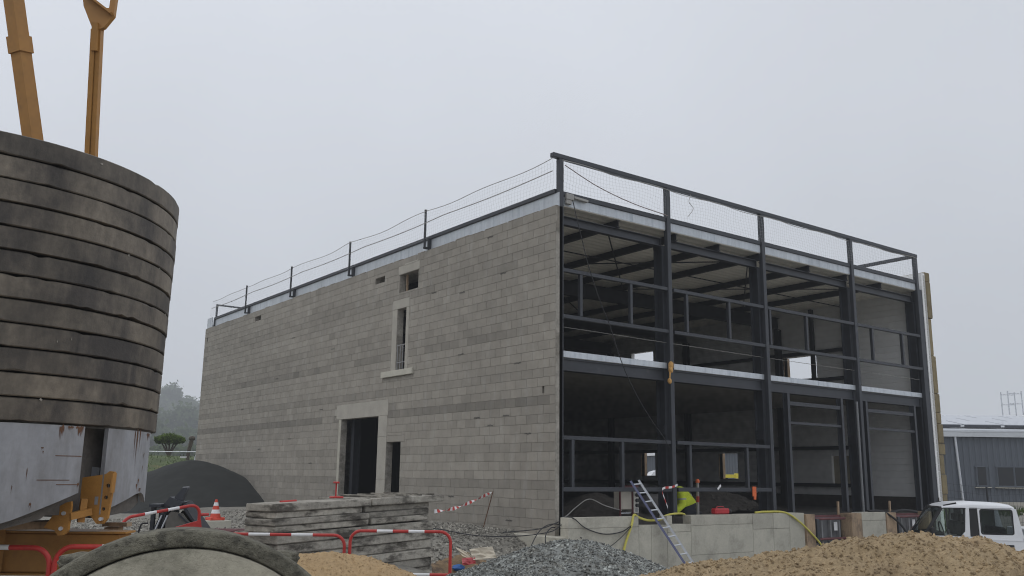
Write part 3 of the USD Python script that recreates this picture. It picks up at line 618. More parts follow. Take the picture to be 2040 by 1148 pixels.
# ladder leaning on the retaining wall
lt, lb = np.array([2.21, -0.10, 1.02]), np.array([3.15, -1.02, -0.98])
Ld = Thing('ladder', 'aluminium ladder leaning on the retaining wall, one rail blue grey', 'ladder', base=lb)
sv = np.array([0.19, 0.0, 0.01])
hw = np.array([0.125, 0.0, 0.01])
Ld.part('stile', bar(lb - hw, lt - hw, 0.022, 0.05), ALUB); Ld.part('stile', bar(lb + hw, lt + hw, 0.022, 0.05), ALU)
for k in range(11):
    p = lb + (lt - lb) * (0.04 + 0.092 * k); Ld.part('rung', tube([p - hw, p + hw], 0.016, 6), ALU)

# site power box
Pb = Thing('power_box', 'site power box with white socket strip in a dark red frame, beside the ladder top', 'electrical box', base=(2.33, 0.25, 0.25))
Pb.part('cabinet', rbox(2.09, 2.43, 0.22, 0.46, 0.38, 0.80, 0.012), CREAM)
Pb.part('socket_strip', rbox(2.46, 2.61, 0.18, 0.46, 0.30, 0.84, 0.01), mat('off_white_plastic', (0.62, 0.60, 0.55), 0.5))
for z in (0.70, 0.58, 0.47): Pb.part('socket', trimesh.creation.cylinder(0.042, 0.05, sections=12, transform=trimesh.transformations.translation_matrix((2.535, 0.16, z)) @ trimesh.transformations.rotation_matrix(np.pi / 2, (1, 0, 0))), SOCK)
Pb.part('outlet_cover', box(2.5, 2.57, 0.172, 0.18, 0.33, 0.41), mat('plastic_grey', (0.3, 0.3, 0.3), 0.5))
for x in (2.06, 2.445): Pb.part('frame_post', rbox(x - 0.012, x + 0.018, 0.2, 0.24, 0.2, 0.86, 0.004), DRED)
Pb.part('frame_top', cat_([rbox(2.05, 2.63, 0.19, 0.24, 0.845, 0.885, 0.004), rbox(2.43, 2.63, 0.20, 0.46, 0.885, 0.91, 0.004)]), DRED)
Pb.part('frame_foot', cat_([tube([(2.06, 0.22, 0.3), (2.38, 0.22, 0.3)], 0.012, 6), tube([(2.61, 0.22, 0.2), (2.61, 0.22, 0.34)], 0.01, 6)]), ALU)

# hoses and cables over the wall
single('yellow_hose', tube(curve([(1.45, -0.47, -0.6), (1.56, -0.47, -0.28), (1.74, -0.47, 0.08), (1.88, -0.40, 0.29), (2.10, -0.33, 0.23), (2.40, -0.32, 0.165), (2.7, -0.32, 0.17), (2.85, -0.3, 0.19)], 7), 0.025, 8), HOSE, 'yellow hose dropping over the wall left of the ladder', 'hose')
single('yellow_hose', tube(curve([(2.95, -0.25, 0.24), (3.15, -0.28, 0.285), (3.42, -0.30, 0.30), (3.6, -0.25, 0.285), (3.75, -0.15, 0.26)], 7), 0.022, 8), HOSE, 'short yellow hose lying on the wall in front of the worker', 'hose')
single('yellow_hose', tube(curve([(6.2, -0.2, 0.28), (6.5, -0.3, 0.30), (7.1, -0.42, 0.275), (7.6, -0.47, 0.04), (8.03, -0.5, -0.26), (8.33, -0.52, -0.5), (8.5, -0.6, -0.8)], 7), 0.025, 8), HOSE, 'yellow hose trailing down over the right end of the retaining wall', 'hose')
single('drooping_cable', tube(curve([(0.08, -0.2, 0.27), (0.13, -0.44, 0.25), (0.45, -0.45, 0.05), (0.94, -0.46, -0.08), (1.44, -0.46, -0.05), (1.74, -0.48, 0.08)], 7), 0.012, 6), CABLE, 'black cable drooping across the face of the retaining wall', 'cable')
single('drooping_cable', tube(curve([(1.7, -0.50, 0.05), (1.35, -0.49, -0.2), (1.0, -0.5, -0.38)], 7), 0.008, 5), CABLE, 'thin dark cable hanging from the yellow hose, near the gravel heap', 'cable')
single('pale_cord', tube(curve([(0.2, 0.1, 0.21), (0.5, 0.2, 0.28), (0.79, 0.25, 0.44), (1.22, 0.3, 0.61), (1.66, 0.28, 0.47), (2.11, 0.22, 0.36)], 7), 0.012, 6), CORD, 'pale cord looping over the dark earth left of the power box', 'cord')
for pts, lab in (([(-0.9, 0.6, -0.06), (-0.3, 0.15, 0.02), (-0.02, -0.05, 0.14), (0.12, -0.1, 0.2)], 'dark cable rising along the block wall corner'),
                 ([(-0.85, -0.2, -0.4), (-0.55, -0.12, -0.05), (-0.3, -0.1, 0.10), (0.0, -0.1, 0.12), (0.2, -0.2, 0.0), (0.35, -0.45, -0.15)], 'dark cable arching before the block wall corner'),
                 ([(-2.9, 2.2, 0.02), (-2.0, 1.6, 0.0), (-1.4, 0.9, -0.12), (-0.8, 0.3, -0.12), (-0.3, -0.2, -0.02), (0.05, -0.2, 0.14)], 'long dark cable trailing over the gravel bank to the corner'),
                 ([(-0.5, -0.35, -0.42), (-0.45, -0.25, -0.1), (-0.28, -0.2, 0.05), (-0.1, -0.12, 0.06)], 'bent rusty bar standing at the block wall corner')):
    single('loose_cable', tube(curve(pts, 7), 0.011, 5), CABLE, lab, 'cable')

# worker in hi-vis bending behind the second front post
def body(joints, bones, res=0.03, it=6):
    M_ = None
    for a, b in bones:
        s = manifold3d.Manifold.batch_hull([manifold3d.Manifold.sphere(joints[k][1], 16).translate(joints[k][0]) for k in (a, b)]); M_ = s if M_ is None else M_ + s
    M_ = M_.refine_to_length(res); me = M_.to_mesh(); t = trimesh.Trimesh(me.vert_properties[:, :3], me.tri_verts, process=True)
    trimesh.smoothing.filter_taubin(t, 0.5, -0.53, it); return t
W_ = Thing('person', 'person in yellow hi-vis jacket and dark trousers bending behind the second front post', 'person', base=(4.7, 0.65, 0.22))
J = {'pel': ((4.80, 0.72, 0.50), 0.145), 'hipl': ((4.82, 0.62, 0.46), 0.10), 'hipr': ((4.80, 0.82, 0.46), 0.10), 'wai': ((4.70, 0.70, 0.60), 0.145),
     'chest': ((4.48, 0.68, 0.72), 0.155), 'shl': ((4.37, 0.52, 0.72), 0.085), 'shr': ((4.35, 0.85, 0.72), 0.085), 'neck': ((4.30, 0.68, 0.77), 0.065),
     'ell': ((4.36, 0.47, 0.47), 0.06), 'elr': ((4.28, 0.88, 0.48), 0.06), 'wrl': ((4.20, 0.52, 0.32), 0.042), 'wrr': ((4.12, 0.82, 0.33), 0.042),
     'knl': ((4.55, 0.54, 0.29), 0.07), 'knr': ((4.52, 0.86, 0.29), 0.07), 'anl': ((4.93, 0.56, 0.27), 0.05), 'anr': ((4.93, 0.84, 0.27), 0.05), 'tol': ((5.02, 0.55, 0.25), 0.04), 'tor': ((5.02, 0.85, 0.25), 0.04),
     'hd': ((4.19, 0.67, 0.83), 0.088), 'chin': ((4.13, 0.67, 0.76), 0.055)}
skin_body = body(J, [('neck', 'hd'), ('hd', 'chin'), ('neck', 'chest'), ('chest', 'wai'), ('ell', 'wrl'), ('elr', 'wrr'), ('chest', 'shl'), ('chest', 'shr'), ('shl', 'ell'), ('shr', 'elr')], 0.03)
hands = []
for w, s in (((4.20, 0.52, 0.32), 1), ((4.12, 0.82, 0.33), -1)):
    JJ = {'w': (w, 0.03), 'p': ((w[0] - 0.06, w[1], w[2] - 0.05), 0.034)}; bones = [('w', 'p')]
    for k in range(4):
        yb = w[1] + (k - 1.5) * 0.022; JJ[f'a{k}'] = ((w[0] - 0.07, yb, w[2] - 0.065), 0.0095); JJ[f'b{k}'] = ((w[0] - 0.105 + 0.004 * abs(k - 1.5), yb, w[2] - 0.085), 0.009); JJ[f'c{k}'] = ((w[0] - 0.11, yb, w[2] - 0.11), 0.008)
        bones += [(f'a{k}', f'b{k}'), (f'b{k}', f'c{k}')]
    JJ['t0'] = ((w[0] - 0.04, w[1] - s * 0.035, w[2] - 0.04), 0.011); JJ['t1'] = ((w[0] - 0.075, w[1] - s * 0.05, w[2] - 0.07), 0.009); bones += [('t0', 't1')]
    hands.append(body(JJ, bones, 0.006, 3))
face = [lump((4.085, 0.67, 0.79), (0.014, 0.012, 0.02), 2, 1)] + [lump((4.17, 0.67 + s * 0.09, 0.80), (0.02, 0.01, 0.03), 3, 1) for s in (-1, 1)]
W_.part('body', cat_([skin_body] + hands + face), SKIN, smooth=True)
JK = {k: (p, r + 0.03) for k, (p, r) in J.items()}; JK['hem'] = ((4.80, 0.68, 0.47), 0.19); JK['belly'] = ((4.55, 0.66, 0.52), 0.17)
W_.part('jacket', body(JK, [('wai', 'chest'), ('chest', 'shl'), ('chest', 'shr'), ('shl', 'ell'), ('shr', 'elr'), ('ell', 'wrl'), ('elr', 'wrr'), ('pel', 'wai'), ('hem', 'wai'), ('belly', 'hem'), ('belly', 'chest')], 0.03, 4), HIVIS, smooth=True)
W_.part('trousers', body(JK, [('pel', 'hipl'), ('pel', 'hipr'), ('hipl', 'knl'), ('hipr', 'knr'), ('knl', 'anl'), ('knr', 'anr')], 0.03, 4), NAVY, smooth=True)
W_.part('boot', body({'a': ((4.93, 0.56, 0.28), 0.055), 'b': ((5.06, 0.55, 0.25), 0.045)}, [('a', 'b')], 0.02, 2), RUBBER, smooth=True)
W_.part('boot', body({'a': ((4.93, 0.84, 0.28), 0.055), 'b': ((5.06, 0.85, 0.25), 0.045)}, [('a', 'b')], 0.02, 2), RUBBER, smooth=True)
W_.part('hair', lump((4.20, 0.67, 0.865), (0.10, 0.095, 0.075), 5), HAIR, smooth=True)
def hoop(c, axis, r, w, t=0.006):
    m = trimesh.creation.annulus(r - t, r, w, sections=28); T = trimesh.geometry.align_vectors([0, 0, 1], np.array(axis, float) / np.linalg.norm(axis)); T[:3, 3] = c; m.apply_transform(T); return m
ax_ = np.array(J['chest'][0]) - np.array(J['pel'][0])
W_.part('reflective_band', hoop(np.array(J['wai'][0]) + 0.02, ax_, 0.176, 0.045), REFL); W_.part('reflective_band', hoop(np.array(J['pel'][0]) + 0.3 * (np.array(J['wai'][0]) - np.array(J['pel'][0])), ax_, 0.176, 0.045), REFL)
W_.part('reflective_band', hoop((4.365, 0.495, 0.59), (0, 0.1, 1), 0.102, 0.045), REFL)

tb = Thing('jerrycan', 'red plastic can lying on the wall edge right of the worker', 'jerrycan', base=(5.1, -0.2, 0.26))
tb.part('can', rbox(4.62, 5.12, -0.33, -0.16, 0.262, 0.40, 0.03), BOXRED)
tb.part('spout', cat_([tube([(5.12, -0.25, 0.35), (5.22, -0.25, 0.33)], 0.05, 8)]), RUBBER)
tb.part('handle', tube(curve([(4.72, -0.25, 0.40), (4.78, -0.25, 0.435), (4.95, -0.25, 0.435), (5.0, -0.25, 0.40)], 5), 0.012, 6), BOXRED)
mk = Thing('marker_post', 'pale marker post with orange top and red tape right of the worker', 'marker post', base=(4.75, 0.35, 0.2))
mk.part('pole', tube([(4.75, 0.35, 0.2), (4.77, 0.35, 0.98)], 0.035, 10), CORD)
mk.part('orange_cap', tube([(4.77, 0.35, 0.98), (4.771, 0.35, 1.03), (4.773, 0.35, 1.07)], [0.05, 0.05, 0.03], 10), ORANGE)
mk.part('tape_wrap', tube([(4.757, 0.35, 0.52), (4.76, 0.35, 0.66)], 0.04, 10), RED)
def ribbon(pts, w=0.06, seg=0.14, twist=0.0):
    """barrier tape: alternating red and white pieces along a line"""
    P = curve(pts, 24); s = np.r_[0, np.cumsum(np.linalg.norm(np.diff(P, axis=0), axis=1))]; out = []
    n = max(2, int(s[-1] / seg)); e = np.linspace(0, s[-1], n + 1)
    for i in range(n):
        q = np.array([[np.interp(t, s, P[:, k]) for k in range(3)] for t in np.linspace(e[i], e[i + 1], 4)]); V = []
        for j, p in enumerate(q):
            a = twist * (e[i] + j * seg / 3); o = np.array([0.0, math.sin(a), math.cos(a)]) * w / 2; V += [p - o, p + o]
        F = []
        for j in range(3): F += [(2 * j, 2 * j + 2, 2 * j + 3), (2 * j, 2 * j + 3, 2 * j + 1)]
        V = np.array(V); off = np.array([0.0015, -0.0015, 0])
        out.append((i % 2, trimesh.Trimesh(np.vstack([V, V + off]), np.vstack([F, np.array(F)[:, ::-1] + len(V)]), process=False)))
    return out
def tape(name, label, pts, **kw):
    t = Thing(name, label, 'barrier tape', base=pts[0])
    for red, m in ribbon(pts, **kw): t.part('tape_piece', m, RED if red else WHITE)
tape('barrier_tape', 'red and white tape knotted round the second front post behind the ladder', [(3.67, -0.02, 0.93), (3.45, -0.05, 0.88), (3.2, -0.05, 0.86), (3.12, -0.05, 0.80), (3.2, -0.05, 0.62), (3.3, -0.05, 0.42)], w=0.05, seg=0.11)
tape('barrier_tape', 'red and white tape stretched from the slab stack to the rusty stake', [(-3.83, -1.4, 0.47), (-2.9, -0.5, 0.47), (-1.9, 0.5, 0.52), (-0.5, 1.75, 0.68), (-0.17, 2.05, 0.72)], w=0.065, seg=0.2, twist=2.2)
single('orange_strap', cat_([rbox(6.38, 6.52, -0.02, 0.015, 0.66, 0.90, 0.008), rbox(6.42, 6.50, -0.025, 0.01, 0.58, 0.67, 0.008)]), ORANGE, 'orange strap hanging from the lower rail of the second bay', 'strap')
single('tie_tag', bar((5.06, -0.02, 0.83), (5.18, -0.02, 0.93), 0.01, 0.05), WHITE, 'small white tag tilted on the lower rail right of the marker', 'tag')
single('rebar_stake', tube([(-0.35, 2.1, -0.1), (-0.12, 2.05, 0.74)], 0.011, 6), RUST, 'thin rusty stake leaning by the block wall holding the tape', 'stake')

# ------------------------------------------------------------------ heaps
def heap(name, label, cat, material, cx, cy, hf, rx, ry, rot, step, seed, amp, fscale, stuff=True, clods=None):
    """a heap as a fine height field in its own turned frame; hf(u, v) is its height above z = 0"""
    us, vs = np.arange(-rx, rx + step, step), np.arange(-ry, ry + step, step); U, V_ = np.meshgrid(us, vs, indexing='ij')
    c, s = math.cos(rot), math.sin(rot); X, Y = cx + U * c - V_ * s, cy + U * s + V_ * c
    Z = hf(U, V_); base = G(X, Y) - 0.06
    P = np.stack([X, Y, 0 * X], -1)
    Z = Z + amp * (meshkit.fbm(P * fscale, 4, seed) - 0.5) * 2 + amp * 1.6 * (meshkit.fbm(P * fscale * 0.25, 3, seed + 9) - 0.5)
    Z = np.maximum(Z, base); n, m = X.shape
    i = (np.arange(n - 1)[:, None] * m + np.arange(m - 1)).reshape(-1)
    F = np.vstack([np.stack([i, i + m, i + m + 1], -1), np.stack([i, i + m + 1, i + 1], -1)])
    mesh_ = trimesh.Trimesh(np.stack([X, Y, Z], -1).reshape(-1, 3), F, process=False)
    t = Thing(name, label, cat, base=(cx, cy, float(base.mean())))
    t.part('surface', mesh_, material, smooth=True)
    if clods:
        num, lo, hi, protos, tones, mt = clods; g = np.random.default_rng(seed)
        a, b = g.integers(0, n, num), g.integers(0, m, num); ok = Z[a, b] > base[a, b] + 0.03; a, b = a[ok], b[ok]
        p = np.stack([X[a, b], Y[a, b], Z[a, b]], -1) + np.c_[g.uniform(-step, step, (len(a), 2)) / 2, np.zeros(len(a))] - t.base
        instancer(t.path + '/' + ('stones' if 'gravel' in name else 'clods'), p, lo + (hi - lo) * g.random(len(a)) ** 2, protos, mt, tones, seed)
    return t
VIEW = math.atan2(-0.59943, 0.80033)     # the heaps' long axes run across the yard

# right-hand heap of lumpy sand: the ridge runs along u
ru = np.array([-2.6, -1.87, -1.3, -0.83, -0.4, 0.04, 0.36, 0.66, 1.2, 2.2]); rh = np.array([-0.2, 0.46, 0.585, 0.64, 0.72, 0.765, 0.725, 0.65, 0.45, -0.3])
def sand_r(U, V_):
    return np.interp(U, ru, rh) - 0.62 * (np.sqrt(V_ ** 2 + 0.09) - 0.3) - 0.10 * smooth_step(0, -1.2, V_)
heap('sand_heap', 'large heap of lumpy tan sand on the right, before the van', 'sand heap', SAND, -6.99, -11.97, sand_r, 2.7, 1.9, VIEW, 0.0125, 41, 0.034, 22,
     clods=(60000, 0.004, 0.017, [rock(200 + k, 1.0, (1, 0.85, 0.7)) for k in range(5)], [-0.22, -0.08, 0.0, 0.12, -0.3], SAND))
def sand_l(U, V_):
    return np.interp(U, [-1.6, -0.5, 0.0, 0.25, 0.75, 1.2], [0.1, 0.46, 0.485, 0.47, 0.28, -0.3]) - 0.62 * (np.sqrt(V_ ** 2 + 0.04) - 0.2)
heap('sand_heap', 'smaller heap of smooth orange tan sand behind the concrete pipe', 'sand heap', SANDL, -9.15, -8.4, sand_l, 1.7, 1.5, VIEW, 0.0125, 43, 0.020, 26,
     clods=(26000, 0.003, 0.011, [rock(220 + k, 1.0, (1, 0.85, 0.7)) for k in range(4)], [-0.2, 0.0, 0.1, -0.1], SANDL))
GRV = mat('blue_grey_gravel', (0.185, 0.192, 0.180), 0.85, 0.2, 6, 40, col2=(0.125, 0.124, 0.11), c2=(0.5, 0.6), c2scale=9)
def grav(U, V_):
    r = np.sqrt((U / 1.25) ** 2 + V_ ** 2 + 0.06) - 0.245; return 0.42 - 0.47 * r
gp = heap('gravel_heap', 'heap of crushed blue grey gravel before the retaining wall', 'gravel heap', GRV, -5.9, -7.45, grav, 3.0, 2.3, VIEW, 0.04, 47, 0.03, 6,
     clods=(70000, 0.010, 0.028, STONES, [-0.6, -0.4, -0.2, 0.0, 0.25, 0.6, 1.1], GRV))
def dark(U, V_):
    r = np.sqrt((U / 1.35) ** 2 + (V_ / 1.1) ** 2 + 0.35) - 0.59; return 1.50 - 0.62 * r
heap('dark_gravel_heap', 'tall dark heap of fine gravel against the far end of the block wall', 'gravel heap', DGRAV, -1.45, 18.85, dark, 5.5, 4.0, VIEW, 0.07, 53, 0.03, 3)
def e1(U, V_): return 0.74 - 0.55 * (np.sqrt((U / 1.1) ** 2 + V_ ** 2 + 0.02) - 0.14)
heap('earth_heap', 'dark earth heap inside the first bay, left of the power box', 'earth heap', EARTH, 2.55, 1.6, e1, 1.4, 1.1, 0.0, 0.04, 57, 0.05, 6)
def e2(U, V_): return 0.78 - 0.42 * (np.sqrt((U / 1.4) ** 2 + V_ ** 2 + 0.03) - 0.17)
heap('earth_heap', 'dark rubble heap inside the second bay, right of the worker', 'earth heap', EARTH, 6.95, 1.7, e2, 1.9, 1.2, 0.0, 0.04, 59, 0.06, 7,
     clods=(700, 0.01, 0.06, STONES, [-0.2, 0.0, 0.3, 0.6, 0.9, 0.2, 0.1], EARTH))
single('covered_bundle', lump((4.85, 1.9, 0.42), (0.5, 0.3, 0.28), 8, 3), mat('dusty_sheet', (0.16, 0.15, 0.145), 0.9, 0.15), 'dusty grey covered bundle behind the ladder', 'bundle', smooth=True)

# ------------------------------------------------------------------ big concrete pipe lying in the foreground
AX = np.array([0.303, 0.953, 0.0]); pc = np.array([-11.21, -11.36, 0.108])      # centre of the near face; the axis runs away from the camera
Pp = Thing('concrete_pipe', 'wide concrete pipe end with rough rim and closed face, lying in front', 'concrete pipe', base=(pc[0], pc[1], -0.62))
def turned(prof, n=72):
    """revolve a (radius, along) profile about the pipe's axis"""
    m = trimesh.creation.revolve(np.array(prof, float), sections=n); T = trimesh.geometry.align_vectors([0, 0, 1], AX); T[:3, 3] = pc; m.apply_transform(T); return m
rim = turned([(0.0, 0.06), (0.678, 0.06), (0.680, 0.012), (0.685, 0.002), (0.70, -0.002), (0.72, -0.003), (0.738, 0.0), (0.746, 0.010), (0.748, 0.05), (0.742, 0.30), (0.0, 0.30)], 150)
rim = rim.subdivide().subdivide(); nv = rim.vertices
rim.vertices = nv + 0.007 * (meshkit.fbm(nv * 34, 4, 5) - 0.5)[:, None] * np.array([-0.3, -0.95, 0.3])
Pp.part('rim', rim, PIPEC, smooth=40)
disc = turned([(0.0, -0.03), (0.2, -0.027), (0.4, -0.018), (0.58, -0.006), (0.66, -0.001), (0.672, 0.004), (0.6745, 0.014), (0.6745, 0.055), (0.0, 0.055)], 120)
disc.apply_translation(np.array([0.953, -0.303, 0.0]) * 0.0045 + np.array([0, 0, 0.001])); Pp.part('end_disc', disc, PIPED, smooth=40)
RT = np.array([0.953, -0.303, 0.0])
for s in (-1, 1):
    a = math.radians(90 - s * 32); c = pc + AX * 0.22 + (RT * math.cos(a) + np.array([0, 0, math.sin(a)])) * 0.735; tg = -RT * math.sin(a) + np.array([0, 0, math.cos(a)]); up_ = RT * math.cos(a) + np.array([0, 0, math.sin(a)])
    Pp.part('lifting_lug', lump(c - up_ * 0.01, (0.085, 0.05, 0.035), 7 + s, 3), PIPEC, smooth=True)

# ------------------------------------------------------------------ stack of concrete slabs
A0 = np.array([-7.27, -2.83, 0.0]); ed = np.array([0.9434, 0.3317, 0.0]); en = np.array([-0.3317, 0.9434, 0.0])
def slab(name, label, u0, u1, v0, v1, z0, z1, tilt=0.024, seed=0, grooves=0):
    gg = np.random.default_rng(seed); p = lambda u, v, z: A0 + ed * u + en * v + np.array([0, 0, z + tilt * u])
    q = []
    r = 0.012
    for u, su in ((u0, 1), (u1, -1)):
        for v, sv_ in ((v0, 1), (v1, -1)):
            for z, sz in ((z0, 1), (z1, -1)):
                jj = gg.uniform(-0.003, 0.003, 3); q += [p(u, v + sv_ * r, z + sz * r) + jj, p(u + su * r, v, z + sz * r) + jj, p(u + su * r, v + sv_ * r, z) + jj]
    t = Thing(name, label, 'concrete slab', base=p(u0, v0, z0), group='concrete slabs stacked behind the barriers')
    t.part('slab_body', trimesh.convex.convex_hull(np.array(q)), OLDC, tone=gg.uniform(-0.25, 0.25))
    for k in range(grooves):
        u = u0 + (k + 0.7) * (u1 - u0) / (grooves + 0.4)
        t.part('cross_rib', bar(p(u, v0 + 0.05, z1 + 0.012), p(u, v1 - 0.05, z1 + 0.012), 0.05, 0.024), OLDC)
names = ['topmost', 'second from the top', 'third from the top', 'fourth from the top']
zt = 0.66
tops = [0.0, 0.11, 0.205, 0.30, 0.395]
for k in range(4):
    o = [0.0, 0.03, -0.02, 0.0][k]
    slab('concrete_slab', f'weathered concrete slab in the left half of the stack, {names[k]}', -0.02 + o, 1.86 + [0.04, -0.12, 0.0, 0.0][k], 0.0 + o, 0.62 + o, zt - tops[k + 1] + 0.006, zt - tops[k], seed=k)
    slab('concrete_slab', f'weathered concrete slab in the right half of the stack, {names[k]}', 1.93 + [0.0, -0.08, 0.0, 0.02][k], 3.72 + [0.0, -0.3, -0.34, -0.36][k], [0, 0.08, 0.05, 0.03][k], [1.2, 0.9, 0.9, 0.9][k], zt - tops[k + 1] + 0.006, zt - tops[k] + (0.008 if k == 0 else 0), seed=10 + k, grooves=5 if k == 0 else 0)
low = ['first', 'second', 'third', 'fourth', 'fifth', 'sixth', 'lowest']
for k in range(7):
    slab('concrete_slab', f'long stained concrete slab under the stack halves, {low[k]} of the long ones from above' if k < 6 else 'long stained concrete slab lying lowest in the stack', 0.04 + 0.03 * (k % 3), 3.45 + 0.05 * (k % 2), 0.02 * (k % 3), 0.9, zt - 0.40 - 0.145 * (k + 1) + 0.006, zt - 0.40 - 0.145 * k, tilt=0.02, seed=30 + k)
single('red_marker', cat_([tube([(-5.8, -1.62, 0.72), (-5.8, -1.62, 0.94)], 0.012, 6), rbox(-5.84, -5.76, -1.66, -1.58, 0.93, 0.96, 0.008), rbox(-5.88, -5.70, -1.70, -1.55, 0.70, 0.735, 0.01)]), RED, 'small red pin standing on top of the slab stack', 'marker')
single('tape_roll', cat_([tube([(-7.02, -2.35, 0.675), (-6.72, -2.2, 0.685)], 0.02, 6)]), RED, 'red strip lying on the slab stack near its left end', 'strip')

# ------------------------------------------------------------------ red and white barriers
def barrier(label, p0, p1, ztop, zbot, rails=(0.36,), group='red and white site barriers', tilt=0.0):
    """tube barrier from p0 to p1 (xy), rounded top corners, white bands, feet"""
    p0, p1 = np.array([*p0, 0.0]), np.array([*p1, 0.0]); L = np.linalg.norm(p1 - p0); d = (p1 - p0) / L
    t = Thing('barrier', label, 'barrier', base=(*p0[:2], zbot), group=group); r, R0 = 0.021, 0.14
    P = lambda s, z: p0 + d * s + np.array([0, 0, z + tilt * s])
    arc = [(R0 - R0 * math.cos(a), ztop - R0 + R0 * math.sin(a)) for a in np.linspace(0, np.pi / 2, 7)]
    t.part('frame_leg', tube([P(0, zbot)] + [P(s, z) for s, z in arc], r, 10), RED, smooth=40)
    t.part('frame_leg', tube([P(L, zbot)] + [P(L - s, z) for s, z in arc], r, 10), RED, smooth=40)
    e = np.linspace(R0, L - R0, 6)
    for i in range(5): t.part('top_rail', tube([P(e[i], ztop), P(e[i + 1], ztop)], r, 10), WHITE if i % 2 else RED, smooth=40)
    for h in rails:
        e2_ = np.linspace(0, L, 6)
        for i in range(5): t.part('lower_rail', tube([P(e2_[i], zbot + h), P(e2_[i + 1], zbot + h)], r * 0.85, 8), WHITE if i % 2 else RED, smooth=40)
    for s in (0.0, L):
        nrm = np.array([-d[1], d[0], 0]); t.part('foot', tube([P(s, zbot + 0.02) - nrm * 0.22, P(s, zbot + 0.02) + nrm * 0.22], 0.018, 8), RED)
    return t, P, L
barrier('red and white barrier before the right half of the slab stack', (-6.64, -3.82), (-5.57, -4.60), 0.345, -0.62, rails=(0.42,))
barrier('red and white barrier before the left half of the slab stack', (-8.06, -2.78), (-6.70, -3.78), 0.285, -0.62, rails=(0.42,))
b3, P3, L3 = barrier('red and white barrier under the yellow crane base, at the left frame edge', (-11.81, -6.10), (-10.82, -6.86), 0.472, -0.6, rails=(0.42,))
b4, P4, L4 = barrier('red and white barrier under the crane bracket, partly hidden by the pipe', (-10.79, -6.89), (-9.66, -7.74), 0.485, -0.6, rails=(0.42,))
b3.part('coupling', cat_([tube([(-10.85, -6.84, 0.2), (-10.76, -6.91, 0.2)], 0.03, 8)]), RED)
tl, Pt, Lt = barrier('tilted red and white barrier with a red base plate, before the black machine bucket', (-9.10, -2.10), (-8.05, -2.00), 0.47, 0.02, rails=(), tilt=0.165)
tl.part('base_plate', prism([(0, 0), (-0.34, -0.085), (-0.34, -0.11), (0.02, -0.11)], 0.02, (-8.04, -2.03, 0.43), (1, 0.09, 0), (0, 0, 1)), RED)
tl.part('side_pin', tube([(-8.05, -2.0, 0.50), (-7.92, -2.0, 0.50)], 0.02, 8), RED)

# ------------------------------------------------------------------ cone on its block
cb = Thing('concrete_block_base', 'low pale concrete block under the traffic cone', 'concrete block', base=(-4.5, 7.4, -0.2))
cb.part('block_body', rbox(-4.86, -4.22, 7.15, 7.62, -0.30, -0.05, 0.015), SILL)
Cn = Thing('traffic_cone', 'red and white striped traffic cone on a concrete block', 'traffic cone', base=(-4.53, 7.41, -0.05), local=True)
def ring(z0, z1): f = lambda z: 0.145 - 0.24 * z; return lathe([(f(z0), z0), (f(z1), z1), (f(z1) - 0.012, z1), (f(z0) - 0.012, z0), (f(z0), z0)], 20)
for z0, z1, m_ in ((0.03, 0.16, CONE), (0.16, 0.25, WHITE), (0.25, 0.34, CONE), (0.34, 0.42, WHITE), (0.42, 0.49, CONE)): Cn.part('cone_band', ring(z0, z1), m_, smooth=40)
Cn.part('cone_foot', cat_([rbox(-0.18, 0.18, -0.18, 0.18, 0.0, 0.04, 0.012)] + [rbox(a - 0.03, a + 0.03, -0.2, 0.2, 0.005, 0.07, 0.01) for a in (-0.14, 0.14)]), CONE)

# ------------------------------------------------------------------ black machine bucket with its coupler
Bk = Thing('machine_bucket', 'black excavator bucket with upright tooth and worn grey side, before the dark heap', 'excavator bucket', base=(-7.9, -0.4, -0.2))
bo = np.array([-8.33, -0.02, 0.0]); bu = np.array([0.80, -0.60, 0.0]); bn = np.array([0.60, 0.80, 0.0])
def bp(poly, v0, dep, holes=None): return prism(poly, dep, bo + bn * (v0 + dep), bu, (0, 0, 1), holes)
side_ = [(0.43, -0.15), (0.427, 0.38), (0.50, 0.48), (0.68, 0.45), (0.76, 0.35), (0.86, 0.28), (0.98, 0.12), (0.98, -0.15)]
Bk.part('side_plate', bp(side_, 0.0, 0.03), DULLB); Bk.part('side_plate', bp(side_, 0.5, 0.03), DULLB)
Bk.part('shell', bp([(0.40, -0.15), (0.40, 0.42), (0.46, 0.56), (0.62, 0.58), (0.71, 0.47), (0.80, 0.36), (0.98, 0.16), (0.98, 0.20), (0.82, 0.40), (0.73, 0.52), (0.64, 0.63), (0.43, 0.62), (0.36, 0.44), (0.36, -0.15)], 0.03, 0.47), BLACK)
Bk.part('edge_strip', bar(bo + bu * 0.62 + bn * -0.01 + (0, 0, 0.44), bo + bu * 0.90 + bn * -0.01 + (0, 0, 0.20), 0.015, 0.025), BLACK)
Bk.part('shank', bp([(0.40, 0.60), (0.47, 0.70), (0.68, 0.62), (0.61, 0.545), (0.50, 0.54)], -0.02, 0.2), STEEL)
Bk.part('tooth', bp([(0.525, 0.69), (0.645, 0.84), (0.70, 0.85), (0.71, 0.825), (0.625, 0.61)], 0.02, 0.12), STEEL)
Bk.part('tooth_tip', bp([(0.635, 0.832), (0.645, 0.852), (0.70, 0.86), (0.705, 0.842)], 0.018, 0.124), GREYP)
for k in range(4):
    a = 0.16 + 0.055 * k; Bk.part('coupler_arm', bp([(a - 0.05, -0.1), (a + 0.20, 0.50), (a + 0.235, 0.485), (a - 0.01, -0.12)], 0.02 + 0.05 * k, 0.04), BLACK)
